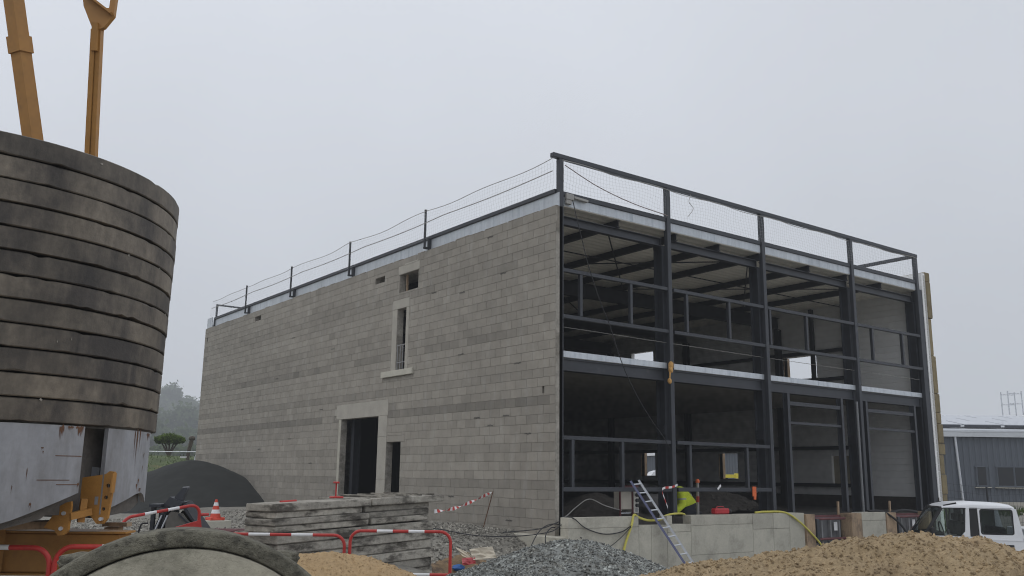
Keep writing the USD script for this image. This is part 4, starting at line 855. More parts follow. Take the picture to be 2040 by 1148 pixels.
Bk.part('coupler_frame', cat_([bp([(0.15, -0.12), (0.15, 0.55), (0.19, 0.585), (0.33, 0.585), (0.43, 0.65), (0.46, 0.62), (0.36, 0.53), (0.21, 0.53), (0.20, -0.12)], 0.1, 0.06), bp([(0.20, 0.1), (0.20, 0.5), (0.36, 0.5), (0.36, 0.1)], 0.3, 0.05), bp([(0.15, 0.54), (0.33, 0.54), (0.33, 0.585), (0.15, 0.585)], 0.0, 0.36)]), BLACK)
for u in (0.24, 0.33): Bk.part('hydraulic_rod', tube([bo + bu * u + (0, 0, 0.1), bo + bu * (u + 0.12) + (0, 0, 0.42)], 0.012, 8), ALU)
Bk.part('hose_loop', tube(curve([bo + bu * 0.16 + np.array([0, 0, 0.30]), bo + bu * 0.06 + np.array([0, 0, 0.28]), bo + bu * 0.03 + np.array([0, 0, 0.12]), bo + bu * 0.12 + np.array([0, 0, 0.02])], 6), 0.014, 6), RUBBER)
# dark red steel props lying about
def props(label, o, d, n, L, seed):
    t = Thing('steel_prop_pile', label, 'steel props', base=o); gg = np.random.default_rng(seed); d = np.array([*d, 0.0]); d /= np.linalg.norm(d); nn = np.array([-d[1], d[0], 0])
    for k in range(n):
        a = np.array(o) + nn * gg.uniform(-0.25, 0.25) + d * gg.uniform(-0.2, 0.2) + np.array([0, 0, 0.03 + 0.045 * (k // 3)]); b = a + (d + nn * gg.uniform(-0.15, 0.15)) * L * gg.uniform(0.6, 1)
        t.part('prop', tube([a, b], 0.026, 7), DRED)
        t.part('prop_collar', tube([a + (b - a) * 0.5, a + (b - a) * 0.56], 0.04, 7), DRED)
        t.part('prop_plate', trimesh.creation.box((0.12, 0.12, 0.012), trimesh.transformations.translation_matrix(b) @ trimesh.geometry.align_vectors([0, 0, 1], (b - a) / np.linalg.norm(b - a))), DRED)
props('dark red steel props lying between the cone and the slab stack', (-6.35, 2.7, -0.12), (1.0, -0.55), 9, 1.5, 3)
props('dark red steel scrap lying under the black bucket', (-9.0, -0.6, 0.0), (1.0, -0.5), 8, 1.3, 4)

# ------------------------------------------------------------------ trash in the pit beside the barrier
tr = Thing('cardboard_sheet', 'torn pale cardboard sheets lying in the pit right of the barrier', 'cardboard', base=(-2.1, 0.0, -0.6))
def crumple(o, a, b, n, amp, seed, ex=lambda u, v: True):
    gg = np.random.default_rng(seed); o, a, b = map(lambda q: np.array(q, float), (o, a, b)); nrm = np.cross(a, b); nrm /= np.linalg.norm(nrm); V, F = [], []
    for i in range(n + 1):
        for j in range(n + 1): V.append(o + a * i / n + b * j / n + nrm * amp * (gg.random() - 0.5) * 2)
    for i in range(n):
        for j in range(n):
            if ex(i / n, j / n): k = i * (n + 1) + j; F += [(k, k + n + 1, k + n + 2), (k, k + n + 2, k + 1)]
    m = trimesh.Trimesh(V, F, process=False); w = trimesh.Trimesh(np.array(V) - nrm * 0.006, np.array(F)[:, ::-1], process=False); return cat_([m, w])
tr.part('sheet', crumple((-2.38, 0.12, -0.27), (0.22, -0.16, -0.10), (0.10, -0.10, -0.16), 4, 0.03, 3), CARDB, tone=0.25)
tr.part('sheet', crumple((-2.16, -0.04, -0.30), (0.36, -0.26, 0.05), (0.02, -0.12, -0.20), 5, 0.025, 4), CARDB)
single('red_wrapper', crumple((-2.30, 0.0, -0.47), (0.20, -0.15, 0.03), (-0.02, -0.06, -0.12), 4, 0.025, 5), mat('faded_red_film', (0.45, 0.07, 0.08), 0.5), 'crumpled red wrapper in the pit below the cardboard', 'wrapper')
single('blue_bag', lump((-2.34, 0.05, -0.645), (0.13, 0.10, 0.06), 12, 3), BLUE, 'small blue plastic bag in the pit beside the barrier', 'bag', smooth=True)
single('dug_earth', grid_mesh(np.linspace(-3.6, -0.9, 60), np.linspace(-1.9, 0.5, 60), lambda x, y: G(x, y) + 0.07 - 0.25 * np.clip(((x + 2.3) / 1.3) ** 2 + ((y + 0.7) / 1.1) ** 2 - 0.95, 0, 9) + 0.07 * (meshkit.fbm(np.stack([x * 5, y * 5, 0 * x], -1), 4, 8) - 0.4)), DIRT, kind='structure', smooth=True)

# ------------------------------------------------------------------ crane: ballast stack, skirts, bracket, chassis, mast
Cr = Thing('tower_crane', 'yellow self-erecting crane with a tall stack of curved dark ballast slabs', 'crane', base=(-11.6, -5.3, -0.6))
cc = np.array([-11.61, -5.27])
def sector(r, a0, a1, n=64, back=0.9):
    a = np.radians(np.linspace(a0, a1, n)); p = [(cc[0] + r * math.cos(t), cc[1] + r * math.sin(t)) for t in a]
    e1_, e0_ = p[-1], p[0]
    return p + [(e1_[0] - 0.02, e1_[1] + back), (e0_[0] + 0.02, e0_[1] + back)]
def chamfered(poly, z0, z1, b=0.014, bt=None):
    """a slab with a soft bevel round its outline"""
    pg = sg.Polygon(poly); inn = pg.buffer(-b, join_style=2, mitre_limit=3)
    A_, B_ = np.array(pg.exterior.coords)[:-1], None
    d = np.roll(A_, -1, 0) - np.roll(A_, 1, 0); nrm = np.stack([-d[:, 1], d[:, 0]], -1); nrm /= np.linalg.norm(nrm, axis=1)[:, None]
    if not pg.exterior.is_ccw: nrm = -nrm
    B_ = A_ + nrm * b; n = len(A_)
    bt = bt or b; rings = [np.c_[B_, np.full(n, z0)], np.c_[A_, np.full(n, z0 + b)], np.c_[A_, np.full(n, z1 - bt * 0.7)], np.c_[A_ + nrm * bt, np.full(n, z1)]]
    V = np.vstack(rings); F = []
    for k in range(3):
        for i in range(n):
            j = (i + 1) % n; F += [(k * n + i, k * n + j, (k + 1) * n + j), (k * n + i, (k + 1) * n + j, (k + 1) * n + i)]
    ctr = len(V); V = np.vstack([V, [[*A_.mean(0), z0]], [[*A_.mean(0), z1]]])
    for i in range(n):
        j = (i + 1) % n; F += [(ctr, j, i), (ctr + 1, 3 * n + i, 3 * n + j)]
    return trimesh.Trimesh(V, F, process=False)
ZB, ZT, NL = 1.44, 3.70, 12
for k in range(NL):
    h = (ZT - ZB) / NL; z0 = ZB + h * k; r = 1.885 + 0.035 * k / (NL - 1) + g.uniform(-0.006, 0.006); s = g.uniform(-0.004, 0.004)
    m = chamfered(sector(r, -172 + s, -12, 72), z0 + 0.005, z0 + h - 0.005, 0.008, 0.013)
    v = m.vertices; chip = meshkit.fbm(v * 9 + k * 7, 3, k) - 0.5; edge = (np.abs(v[:, 2] - z0 - h + 0.010) < 0.02) | (np.abs(v[:, 2] - z0 - 0.010) < 0.02)
    v[:, 2] += np.where(edge, -np.clip(chip - 0.12, 0, 1) * 0.10 * np.sign(v[:, 2] - z0 - h / 2), 0); m.vertices = v
    sl = Cr.part('ballast_slab', m, BALL, smooth=25, tone=[0.06, 0.03, 0.11, -0.05, -0.13, 0.19, -0.21, 0.01, 0.15, 0.27, 0.22, -0.17][k])
    for q in range(g.integers(0, 3)):
        a = math.radians(g.uniform(-88, -25)); zc = z0 + (h - 0.012 if g.random() < 0.6 else g.uniform(0.04, h - 0.05)); rr = r + 0.001
        c = np.array([cc[0] + rr * math.cos(a), cc[1] + rr * math.sin(a), zc]); w_, h_ = g.uniform(0.008, 0.026), g.uniform(0.008, 0.03); an = np.sort(g.uniform(0, 2 * np.pi, 7)); m2 = prism([(w_ * g.uniform(0.4, 1) * math.cos(t), h_ * g.uniform(0.35, 1) * math.sin(t)) for t in an], 0.003, (-0.001, 0, 0), (0, 1, 0), (0, 0, 1))
        T = trimesh.transformations.rotation_matrix(a, (0, 0, 1)); T[:3, 3] = c; m2.apply_transform(T); Cr.part('chip', m2, CHIP, parent=sl)
def curved(rad, ang, zt_, zb_, th=0.04):
    """curved plate: ang = list of angles, zb_ = lower edge at each"""
    V, F = [], []; n = len(ang)
    for a, zb in zip(np.radians(ang), zb_):
        for r in (rad, rad - th):
            for z in (zt_, zb): V.append((cc[0] + r * math.cos(a), cc[1] + r * math.sin(a), z))
    for i in range(n - 1):
        a, b = 4 * i, 4 * i + 4
        F += [(a, b + 1, b), (a, a + 1, b + 1), (a + 2, b + 2, b + 3), (a + 2, b + 3, a + 3), (a, b, b + 2), (a, b + 2, a + 2), (a + 1, b + 3, b + 1), (a + 1, a + 3, b + 3)]
    e = 4 * (n - 1); F += [(0, 2, 3), (0, 3, 1), (e, e + 3, e + 2), (e, e + 1, e + 3)]
    m = trimesh.Trimesh(V, F, process=False); m.fix_normals(); return m
ang = np.linspace(-140, -60, 40); zb_ = np.where(ang < -78, 0.68, 0.68 + (ang + 78) / 18 * 0.22)
sk = Cr.part('skirt_panel', curved(1.875, ang, 1.43, zb_), GREYP, label='curved pale grey steel panel with rust streaks under the ballast')
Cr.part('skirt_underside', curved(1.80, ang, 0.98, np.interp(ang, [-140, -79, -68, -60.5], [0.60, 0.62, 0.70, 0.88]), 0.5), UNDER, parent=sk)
ang2 = np.array([-52, -48, -36, -32, -29, -26.5]); zb2 = np.array([0.72, 0.775, 0.875, 0.89, 0.87, 0.80])
sk2 = Cr.part('skirt_panel', curved(1.875, np.linspace(-52, -26.5, 24), 1.43, np.interp(np.linspace(-52, -26.5, 24), ang2, zb2)), GREYP, label='narrow pale grey steel panel at the right of the ballast')
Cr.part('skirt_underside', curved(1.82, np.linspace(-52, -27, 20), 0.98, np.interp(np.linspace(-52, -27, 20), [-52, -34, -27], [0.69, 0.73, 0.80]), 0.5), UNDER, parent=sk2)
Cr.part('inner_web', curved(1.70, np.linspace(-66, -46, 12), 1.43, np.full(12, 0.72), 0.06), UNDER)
for a0, a1, z in ((-67.5, -60.2, 1.19), (-71.5, -63, 1.0), (-66.5, -60.3, 0.965)):
    Cr.part('panel_seam', curved(1.8765, np.linspace(a0, a1, 6), z + 0.003, np.full(6, z - 0.003), 0.003), RUST, parent=sk)
def rust(a, z, w, h, parent, seed):
    """a ragged rust stain: drips of uneven length under a broken upper edge"""
    gg = np.random.default_rng(seed); n = 14; e = np.linspace(a - w / 2, a + w / 2, n); env = np.sin(np.linspace(0.15, np.pi - 0.15, n)) ** 0.5
    lo = z - h * (0.12 + 0.88 * gg.random(n) ** 2.2) * env; up = z + h * 0.25 * gg.random(n) * env
    V = [(cc[0] + 1.8764 * math.cos(t), cc[1] + 1.8764 * math.sin(t), q) for t, u, l in zip(np.radians(e), up, lo) for q in (u, l)]
    F = [q for k in range(n - 1) for q in ((2 * k, 2 * k + 1, 2 * k + 3), (2 * k, 2 * k + 3, 2 * k + 2))]
    Cr.part('rust_stain', trimesh.Trimesh(V, F, process=False), RUST, parent=parent)
for k, q in enumerate(((-61.6, 1.42, 2.2, 0.09), (-66.6, 1.41, 1.3, 0.14), (-64.2, 1.42, 1.6, 0.05), (-60.4, 0.97, 0.6, 0.06), (-74.0, 1.07, 0.22, 0.12), (-72.4, 0.82, 0.5, 0.07), (-71, 1.25, 0.7, 0.025), (-70.7, 1.22, 0.3, 0.03), (-77, 0.95, 0.2, 0.09), (-83, 1.41, 2.0, 0.06))): rust(*q, sk, k)
for k, q in enumerate(((-29.5, 1.41, 3.0, 0.08), (-32, 1.23, 0.5, 0.08), (-32.4, 1.12, 0.4, 0.07), (-34.5, 1.0, 0.9, 0.09), (-35.6, 0.96, 0.9, 0.05), (-33, 0.925, 1.6, 0.04), (-38.0, 1.42, 0.9, 0.5), (-39.4, 1.40, 0.6, 0.35), (-36.2, 1.42, 0.8, 0.25))): rust(*q, sk2, 30 + k)
# bracket: two pierced plates with cross bars
qa, qb = np.array([0.80, -0.60, 0.0]), np.array([0.60, 0.80, 0.0])
def plate(o, poly, th, holes=()):
    hs = [[(x + r * math.cos(a), z + r * math.sin(a)) for a in np.linspace(0, 2 * np.pi, 14, endpoint=False)] for x, z, r in holes]
    return prism(poly, th, np.array(o) + qb * th, qa, (0, 0, 1), hs or None)
oA = np.array([-10.62, -6.62, 0.0])
pa = Cr.part('bracket_plate', plate(oA, [(0.0, 0.76), (0.03, 1.02), (0.22, 1.05), (0.25, 1.075), (0.29, 1.07), (0.295, 1.02), (0.27, 0.69), (0.235, 0.645), (0.18, 0.645), (0.135, 0.70), (0.09, 0.73)], 0.035, ((0.25, 0.955, 0.017), (0.24, 0.86, 0.017), (0.23, 0.765, 0.015), (0.225, 0.685, 0.013))), YEL)
Cr.part('plate_flange', bar(oA + qa * 0.30 + (0, 0, 0.90) - qb * 0.03, oA + qa * 0.305 + (0, 0, 1.06) - qb * 0.03, 0.012, 0.07, up=qb), YEL, parent=pa)
for x, z in ((0.25, 0.955), (0.24, 0.86), (0.23, 0.765)): Cr.part('pin_hole', plate(oA + qb * 0.037, [(x + 0.0165 * math.cos(a), z + 0.0165 * math.sin(a)) for a in np.linspace(0, 2 * np.pi, 12, endpoint=False)], 0.01), DULLB, parent=pa)
Cr.part('data_plate', plate(oA - qb * 0.004, [(0.15, 0.80), (0.178, 0.80), (0.178, 0.865), (0.15, 0.865)], 0.003), GREYP, parent=pa)
Cr.part('pivot_pin', tube([oA + qa * 0.225 + (0, 0, 0.685) - qb * 0.03, oA + qa * 0.225 + (0, 0, 0.685) + qb * 0.05], 0.016, 10), ALU, parent=pa)
oB = np.array([-10.86, -6.68, 0.0])
pb_ = Cr.part('bracket_plate', plate(oB, [(0.0, 0.62), (0.11, 0.79), (0.16, 0.82), (0.20, 0.83), (0.205, 0.80), (0.20, 0.60), (0.17, 0.565), (0.12, 0.56), (0.09, 0.60)], 0.03), YEL)
for x, z in ((0.155, 0.735), (0.145, 0.615)): Cr.part('pivot_pin', tube([oB + qa * x + (0, 0, z) - qb * 0.02, oB + qa * x + (0, 0, z) + qb * 0.03], 0.016, 10), ALU, parent=pb_)
Cr.part('cross_bar', bar(oB + qa * 0.2 + (0, 0, 0.71), oA + qa * 0.14 + (0, 0, 0.745) - qb * 0.04, 0.05, 0.055), YEL)
Cr.part('upper_bar', bar(oA + qa * -0.28 + (0, 0, 1.0) + qb * 0.25, oA + qa * 0.04 + (0, 0, 1.0) + qb * 0.12, 0.12, 0.075), YEL)
Cr.part('hub_tube', tube([oA + qa * -0.2 + (0, 0, 0.93) + qb * 0.15, oA + qa * 0.02 + (0, 0, 0.93) + qb * 0.05], 0.05, 12), YEL)
Cr.part('rear_post', bar(oB + qa * 0.24 + (0, 0, 0.66) + qb * 0.12, oB + qa * 0.25 + (0, 0, 0.85) + qb * 0.12, 0.05, 0.05), YEL)
Cr.part('wedge', plate(oA + qb * 0.1, [(0.05, 0.97), (0.11, 0.98), (0.12, 1.10), (0.05, 1.11)], 0.06), GREYP)
# chassis
ch = [(-11.75, -5.45), (-10.58, -6.32), (-10.24, -6.55), (-10.10, -6.40), (-10.5, -5.9), (-11.5, -5.0)]
Cr.part('chassis_beam', chamfered(ch, 0.22, 0.545, 0.012), YEL)
ch2 = [(-11.76, -5.47), (-10.585, -6.345), (-10.20, -6.60), (-10.06, -6.38), (-10.5, -5.88), (-11.5, -4.98)]
Cr.part('chassis_flange', cat_([chamfered(ch2, 0.548, 0.566, 0.004), chamfered(ch2, 0.20, 0.218, 0.004)]), YEL)
Cr.part('chassis_rib', bar((-11.06, -6.02, 0.23), (-11.06, -6.02, 0.62), 0.06, 0.03), YEL)
Cr.part('screw_jack', tube([(-11.18, -5.98, -0.6), (-11.18, -5.98, 0.3)], 0.05, 10), DULLB)
Cr.part('jack_pad', rbox(-11.35, -11.0, -6.15, -5.8, -0.62, -0.52, 0.01), WOOD)
Cr.part('slewing_base', trimesh.creation.cylinder(0.9, 1.2, sections=32, transform=trimesh.transformations.translation_matrix((-11.6, -4.6, 0.9))), DULLB)
Cr.part('timber_packing', cat_([rbox(-11.5, -10.75, -6.55, -6.35, 0.60, 0.665, 0.006)]), WOOD)
Cr.part('timber_packing', cat_([bar((-10.22, -5.95, 0.60), (-10.04, -6.08, 0.60), 0.12, 0.035), bar((-10.20, -5.95, 0.53), (-10.10, -6.03, 0.53), 0.10, 0.09)]), WOOD)
# mast members rising behind the ballast
l1 = np.array([-10.846, -5.07, 3.4]); l1t = np.array([-11.42, -5.24, 5.73]); qm = np.array([0.87, 0.5, 0]); dl = (l1t - l1) / np.linalg.norm(l1t - l1)
lg = Cr.part('mast_leg', bar(l1 - dl * 0.4, l1t + dl * 1.3, 0.135, 0.135, up=qm), YEL)
Cr.part('leg_collar', bar(l1 + dl * 1.86, l1 + dl * 2.03, 0.165, 0.165, up=qm), YEL, parent=lg)
s0, s1 = np.array([-10.52, -5.34, 3.5]), np.array([-10.70, -5.70, 5.44]); ds = (s1 - s0) / np.linalg.norm(s1 - s0)
st_ = Cr.part('strut', cat_([bar(s0 - ds * 0.3 - qa * 0.03, s1 - qa * 0.025, 0.045, 0.10, up=qb), bar(s0 - ds * 0.3 + qa * 0.028, s1 + qa * 0.024, 0.045, 0.07, up=qb)]), YEL)
Cr.part('strut_clevis', bar(s1 - ds * 0.22, s1 + ds * 0.06, 0.06, 0.14, up=qb), YEL, parent=st_)
to = np.array([-10.86, -5.62, 0.0])
poly_t = [(0.0, 5.82), (0.03, 5.68), (0.135, 5.455), (0.20, 5.42), (0.26, 5.45), (0.345, 5.58), (0.355, 5.95), (0.30, 5.95), (0.29, 5.66), (0.245, 5.66), (0.06, 5.78)]
tp = Cr.part('mast_plate', prism([(x, z) for x, z in poly_t], 0.05, to + qb * 0.03, qa, (0, 0, 1)), YEL)
Cr.part('plate_rib', bar(to + qa * 0.05 + (0, 0, 5.80) - qb * 0.05, to + qa * 0.34 + (0, 0, 5.58) - qb * 0.05, 0.07, 0.02), YEL, parent=tp)
Cr.part('mast_arm', bar(to + qa * 0.33 + (0, 0, 5.9), to + qa * 0.36 + (0, 0, 7.0), 0.06, 0.08, up=qb), YEL)

# ------------------------------------------------------------------ white crew van behind the sand
va = math.radians(131); vo = np.array([9.77, -4.68])
Vn = Thing('parked_van', 'white crew van with dark windows parked behind the large sand heap', 'van', base=(vo[0], vo[1], -1.12), rz=va, local=True)
# own frame: x forward from the rear top corner, +y the side facing the yard at y = 0, far side at y = -1.5; z from the ground (roof 1.74)
WD = 1.5
def vside(poly, y0, dep): return prism(poly, dep, (0, y0, 0), (1, 0, 0), (0, 0, 1))      # grows towards -y
def vhull(sec):
    """a rounded shell through cross sections (x, half width, side height, crown height)"""
    P = []
    for x, hw_, zs, zc in sec:
        for t in np.linspace(0, np.pi, 15):
            c_, s_ = math.cos(t), math.sin(t); P.append((x, -WD / 2 + hw_ * np.sign(c_) * abs(c_) ** 0.45, zs + (zc - zs) * abs(s_) ** 0.6))
    return trimesh.convex.convex_hull(np.array(P))
low_ = [(-0.2, 0.35), (-0.19, 0.95), (1.86, 0.97), (2.2, 0.90), (2.5, 0.76), (2.7, 0.6), (2.72, 0.35)]
Vn.part('lower_body', vside(low_, 0.0, WD), VANW)
Vn.part('roof', vhull([(-0.08, 0.66, 1.60, 1.655), (0.0, 0.72, 1.60, 1.70), (0.2, 0.735, 1.60, 1.735), (0.8, 0.735, 1.605, 1.755), (1.2, 0.725, 1.605, 1.735), (1.42, 0.71, 1.60, 1.685), (1.52, 0.69, 1.595, 1.62)]), VANW, smooth=35)
win_ = lambda b: list(sg.box(0.045, 1.075, 0.635, 1.53).buffer(b).exterior.coords)[:-1]
for y0 in (0.0, -WD + 0.05):
    Vn.part('rear_pillar', vside([(-0.21, 0.95), (-0.09, 1.60), (-0.03, 1.61), (-0.13, 0.951)], y0, 0.05), VANW)
    Vn.part('rear_side_panel', prism([(-0.135, 0.951), (-0.035, 1.612), (0.735, 1.612), (0.72, 0.951)], 0.045, (0, y0 - 0.002, 0), (1, 0, 0), (0, 0, 1), [win_(0.062)]), VANW)
    Vn.part('rear_side_seal', prism(win_(0.06), 0.03, (0, y0 - 0.008, 0), (1, 0, 0), (0, 0, 1), [win_(0.036)]), TRIMK)
    Vn.part('rear_side_window', prism(win_(0.035), 0.008, (0, y0 - 0.02, 0), (1, 0, 0), (0, 0, 1)), DGLASS)
    Vn.part('centre_pillar', vside([(0.93, 0.951), (0.91, 1.61), (0.985, 1.61), (1.03, 1.08), (1.10, 0.99), (1.12, 0.951)], y0, 0.05), VANW)
    Vn.part('door_gap', vside([(0.725, 0.4), (0.74, 1.60), (0.905, 1.60), (0.925, 0.4)], y0 - 0.03, 0.02), TRIMK)
    Vn.part('front_side_window', vside([(1.04, 1.08), (0.995, 1.59), (1.45, 1.59), (1.83, 1.0), (1.11, 0.99)], y0 - 0.02, 0.008), GLASS)
    Vn.part('window_frame', cat_([bar((1.40, y0 - 0.02, 1.57), (1.40, y0 - 0.02, 1.0), 0.03, 0.03), bar((0.98, y0 - 0.015, 1.597), (1.47, y0 - 0.015, 1.597), 0.03, 0.022), bar((1.05, y0 - 0.015, 1.05), (1.0, y0 - 0.015, 1.59), 0.03, 0.022)]), TRIMK)
    Vn.part('front_pillar', bar((1.50, y0 - 0.03, 1.61), (1.90, y0 - 0.03, 0.98), 0.05, 0.065), TRIMK)
    Vn.part('roof_cover', bar((1.16, y0 - 0.10, 1.715), (1.44, y0 - 0.10, 1.655), 0.07, 0.03), TRIMK)
    Vn.part('wheel_arch', vside([(2.1 + 0.36 * math.cos(t), 0.35 + 0.36 * math.sin(t)) for t in np.linspace(0, np.pi, 12)], y0 + 0.004, 0.004), TRIMK)
    for xw in (0.25, 2.1): Vn.part('wheel', trimesh.creation.cylinder(0.31, 0.2, sections=20, transform=trimesh.transformations.translation_matrix((xw, y0 - 0.08, 0.31)) @ trimesh.transformations.rotation_matrix(np.pi / 2, (1, 0, 0))), RUBBER)
Vn.part('roof_seam', bar((0.0, 0.0005, 1.612), (0.9, 0.0005, 1.612), 0.004, 0.006), TRIMK)
Vn.part('panel_crease', bar((-0.18, 0.002, 0.90), (0.72, 0.002, 0.90), 0.012, 0.02), VANW)
Vn.part('door_handle', rbox(0.02, 0.2, 0.001, 0.03, 0.74, 0.80, 0.01), TRIMK)
wy = [-0.06, -0.4, -WD / 2, -WD + 0.4, -WD + 0.06]; wb = [1.90, 2.06, 2.12, 2.06, 1.90]; wt = [1.50, 1.54, 1.56, 1.54, 1.50]
Vn.part('windscreen', trimesh.Trimesh([(x, y, 1.615) for x, y in zip(wt, wy)] + [(x, y, 0.985) for x, y in zip(wb, wy)], [q for i in range(4) for q in ((i, i + 1, i + 6), (i, i + 6, i + 5))], process=False), GLASS, smooth=True)
Vn.part('windscreen_rail', tube([(x + 0.005, y, 1.615) for x, y in zip(wt, wy)], 0.022, 6), TRIMK)
Vn.part('cowl', tube([(x, y, 0.985) for x, y in zip(wb, wy)], 0.03, 6), TRIMK)
Vn.part('dashboard', vside([(1.45, 0.95), (1.5, 1.06), (1.8, 1.02), (1.9, 0.985)], -0.07, WD - 0.14), DARKIN)
Vn.part('steering_wheel', tube([(1.46 + 0.03 * math.cos(a), -0.4 + 0.18 * math.sin(a), 1.10 + 0.17 * math.cos(a)) for a in np.linspace(0, 2 * np.pi, 20)], 0.016, 6), DARKIN)
for y in (-0.4, -1.1):
    s_ = Vn.part('seat_back', rbox(0.92, 1.08, y - 0.24, y + 0.24, 0.6, 1.28, 0.04), DARKIN); Vn.part('headrest', rbox(0.93, 1.04, y - 0.12, y + 0.12, 1.29, 1.46, 0.03), DARKIN, parent=s_)
Vn.part('rear_seat', rbox(0.12, 0.29, -WD + 0.12, -0.12, 0.6, 1.18, 0.04), DARKIN)
Vn.part('mirror', rbox(1.72, 1.80, 0.02, 0.18, 1.0, 1.16, 0.02), TRIMK)
Vn.part('cargo_bed', cat_([rbox(-1.5, -0.27, -WD, 0.0, 0.6, 1.16, 0.02)]), VANW)

# ------------------------------------------------------------------ neighbours
def clad_wall(o, ux, L, z0, z1, period=0.3, dep=0.03):
    """trapezoidal cladding from o along ux, its outside to the left of ux turned clockwise"""
    ux = np.array([*ux, 0.0]); nv_ = np.array([ux[1], -ux[0], 0]); s, P = 0.0, []
    while s < L: P += [(s, 0), (s + period * 0.35, 0), (s + period * 0.45, dep), (s + period * 0.9, dep)]; s += period
    P.append((L, 0)); b = [np.array([*o, 0.0]) + ux * a + nv_ * d for a, d in P]; V = [(*q[:2], z) for q in b for z in (z0, z1)]; F = []
    for i in range(len(b) - 1): k = 2 * i; F += [(k, k + 2, k + 3), (k, k + 3, k + 1)]
    return trimesh.Trimesh(V, F, process=False)
NA = Thing('neighbour_building', 'low dark grey clad building with solar panels on a pale roof, right', 'building', base=(34, 6, 0))
na, nd_ = np.array([29.6, 10.9]), np.array([0.80, -0.60])      # left end of its front, direction along it
NZ, NE = -0.1, 3.42
q3 = lambda s, z, back=0.0: np.array([na[0] + nd_[0] * s + 0.60 * back, na[1] + nd_[1] * s + 0.80 * back, z])
NA.part('front_cladding', clad_wall(na, nd_, 16, NZ, NE), CLAD)
NA.part('wall_body', prism([(0, 0), (16, 0), (16, 12), (0, 12)], NE - NZ - 0.05, (*(na + np.array([0.06, 0.08])), NZ), (0.8, -0.6, 0), (0.6, 0.8, 0)), CLAD)
NA.part('eaves_gutter', cat_([bar(q3(-0.2, NE - 0.02, -0.12), q3(16.2, NE - 0.02, -0.12), 0.16, 0.22), bar(q3(-0.2, NE + 0.13, -0.05), q3(16.2, NE + 0.13, -0.05), 0.3, 0.06)]), ROOFL)
rp = prism([(0, 0), (12.3, 1.42), (12.3, 1.5), (0, 0.08)], 16.4, q3(-0.2, NE + 0.1, 0.0), (0.6, 0.8, 0), (0, 0, 1))
rp = prism([(0, 0), (16.4, 0), (16.4, 12.4), (0, 12.4)], 0.08, q3(-0.2, NE + 0.14, 0), (0.8, -0.6, 0), np.array([0.6, 0.8, 0.115]) / 1.0)
NA.part('roof', rp, ROOFL)
for r in range(3):
    for k in range(7):
        o = q3(0.9 + 2.05 * k, NE + 0.40 + 0.115 * (1.0 + 3.2 * r), 1.0 + 3.2 * r)
        pn = NA.part('solar_panel', prism([(0, 0), (1.95, 0), (1.95, 1.9), (0, 1.9)], 0.04, o, (0.8, -0.6, 0), np.array([0.6, 0.8, 0.16])), SOLARW)
        NA.part('panel_edge', bar(o + np.array([0, 0, -0.06]) - np.array([0.6, 0.8, 0]) * 0.02, o + np.array([0.8, -0.6, 0]) * 1.85 + np.array([0, 0, -0.06]) - np.array([0.6, 0.8, 0]) * 0.02, 0.03, 0.13), SOLAR, parent=pn)
sq_ = lambda px, z: q3(px, z, -0.05)
NA.part('downpipe', tube([q3(3.95, NE - 0.1, -0.1), q3(4.1, NZ, -0.1)], 0.06, 8), ALU)
for s0_, s1_, z0, z1 in ((4.9, 5.4, 0.9, 1.85), (5.9, 9.65, 0.9, 1.85)):
    w = NA.part('window', cat_([bar(q3(s0_ - 0.06, z, -0.05), q3(s1_ + 0.06, z, -0.05), 0.06, 0.06) for z in (z0, z1)] + [bar(q3(s, z0, -0.05), q3(s, z1, -0.05), 0.06, 0.06) for s in ([s0_, s1_] if s1_ - s0_ < 1 else [s0_, 6.75, 8.15, s1_])]), CLAD, label=None)
    NA.part('pane', prism([(s0_, z0), (s1_, z0), (s1_, z1), (s0_, z1)], 0.01, q3(0, 0, -0.037), (0.8, -0.6, 0), (0, 0, 1)), mat('dark_pane', (0.012, 0.013, 0.015), 0.15, 0.05) if s0_ < 5 else '/World/Looks/dark_pane', parent=w)
    NA.part('sill', bar(q3(s0_ - 0.15, z0 - 0.07, -0.08), q3(s1_ + 0.15, z0 - 0.07, -0.08), 0.12, 0.05), CONC, parent=w)
NA.part('wall_unit', cat_([bar(q3(2.3, 2.55, -0.1), q3(3.25, 2.55, -0.1), 0.1, 0.42)]), ALU)
NA.part('base_strip', bar(q3(0, 0.0, -0.08), q3(16, 0.0, -0.08), 0.06, 0.3), CONCL)
sf = [bar(q3(s, 4.7, 4), q3(s, 6.0, 4), 0.05, 0.05) for s in (9.0, 9.75)] + [bar(q3(s, 4.7, 4.7), q3(s, 6.0, 4.7), 0.05, 0.05) for s in (9.0, 9.75)] + [bar(q3(9.0, z, b), q3(9.75, z, b), 0.04, 0.04) for z in (5.3, 5.85) for b in (4, 4.7)]
sc_ = Thing('roof_frame', 'pale square metal frame standing on the neighbour building roof', 'metal frame', base=q3(9.3, 4.7, 4.3))
for m_ in sf: sc_.part('frame_tube', m_, ALU)
NB = Thing('neighbour_hall', 'grey clad hall with white fascia seen through the lower wall openings', 'building', base=(36, 30, 0))
nb = np.array([29.0, 13.5]); dn = np.array([5.2, 12.4]) / np.hypot(5.2, 12.4)
NB.part('cladding', clad_wall(nb + dn * 40, -dn, 40, -0.2, 2.72, 0.35, 0.03), CLAD)
NB.part('fascia', bar((*nb, 3.0), (*(nb + dn * 40), 3.0), 0.3, 0.56), mat('white_fascia', (0.72, 0.73, 0.74), 0.5))
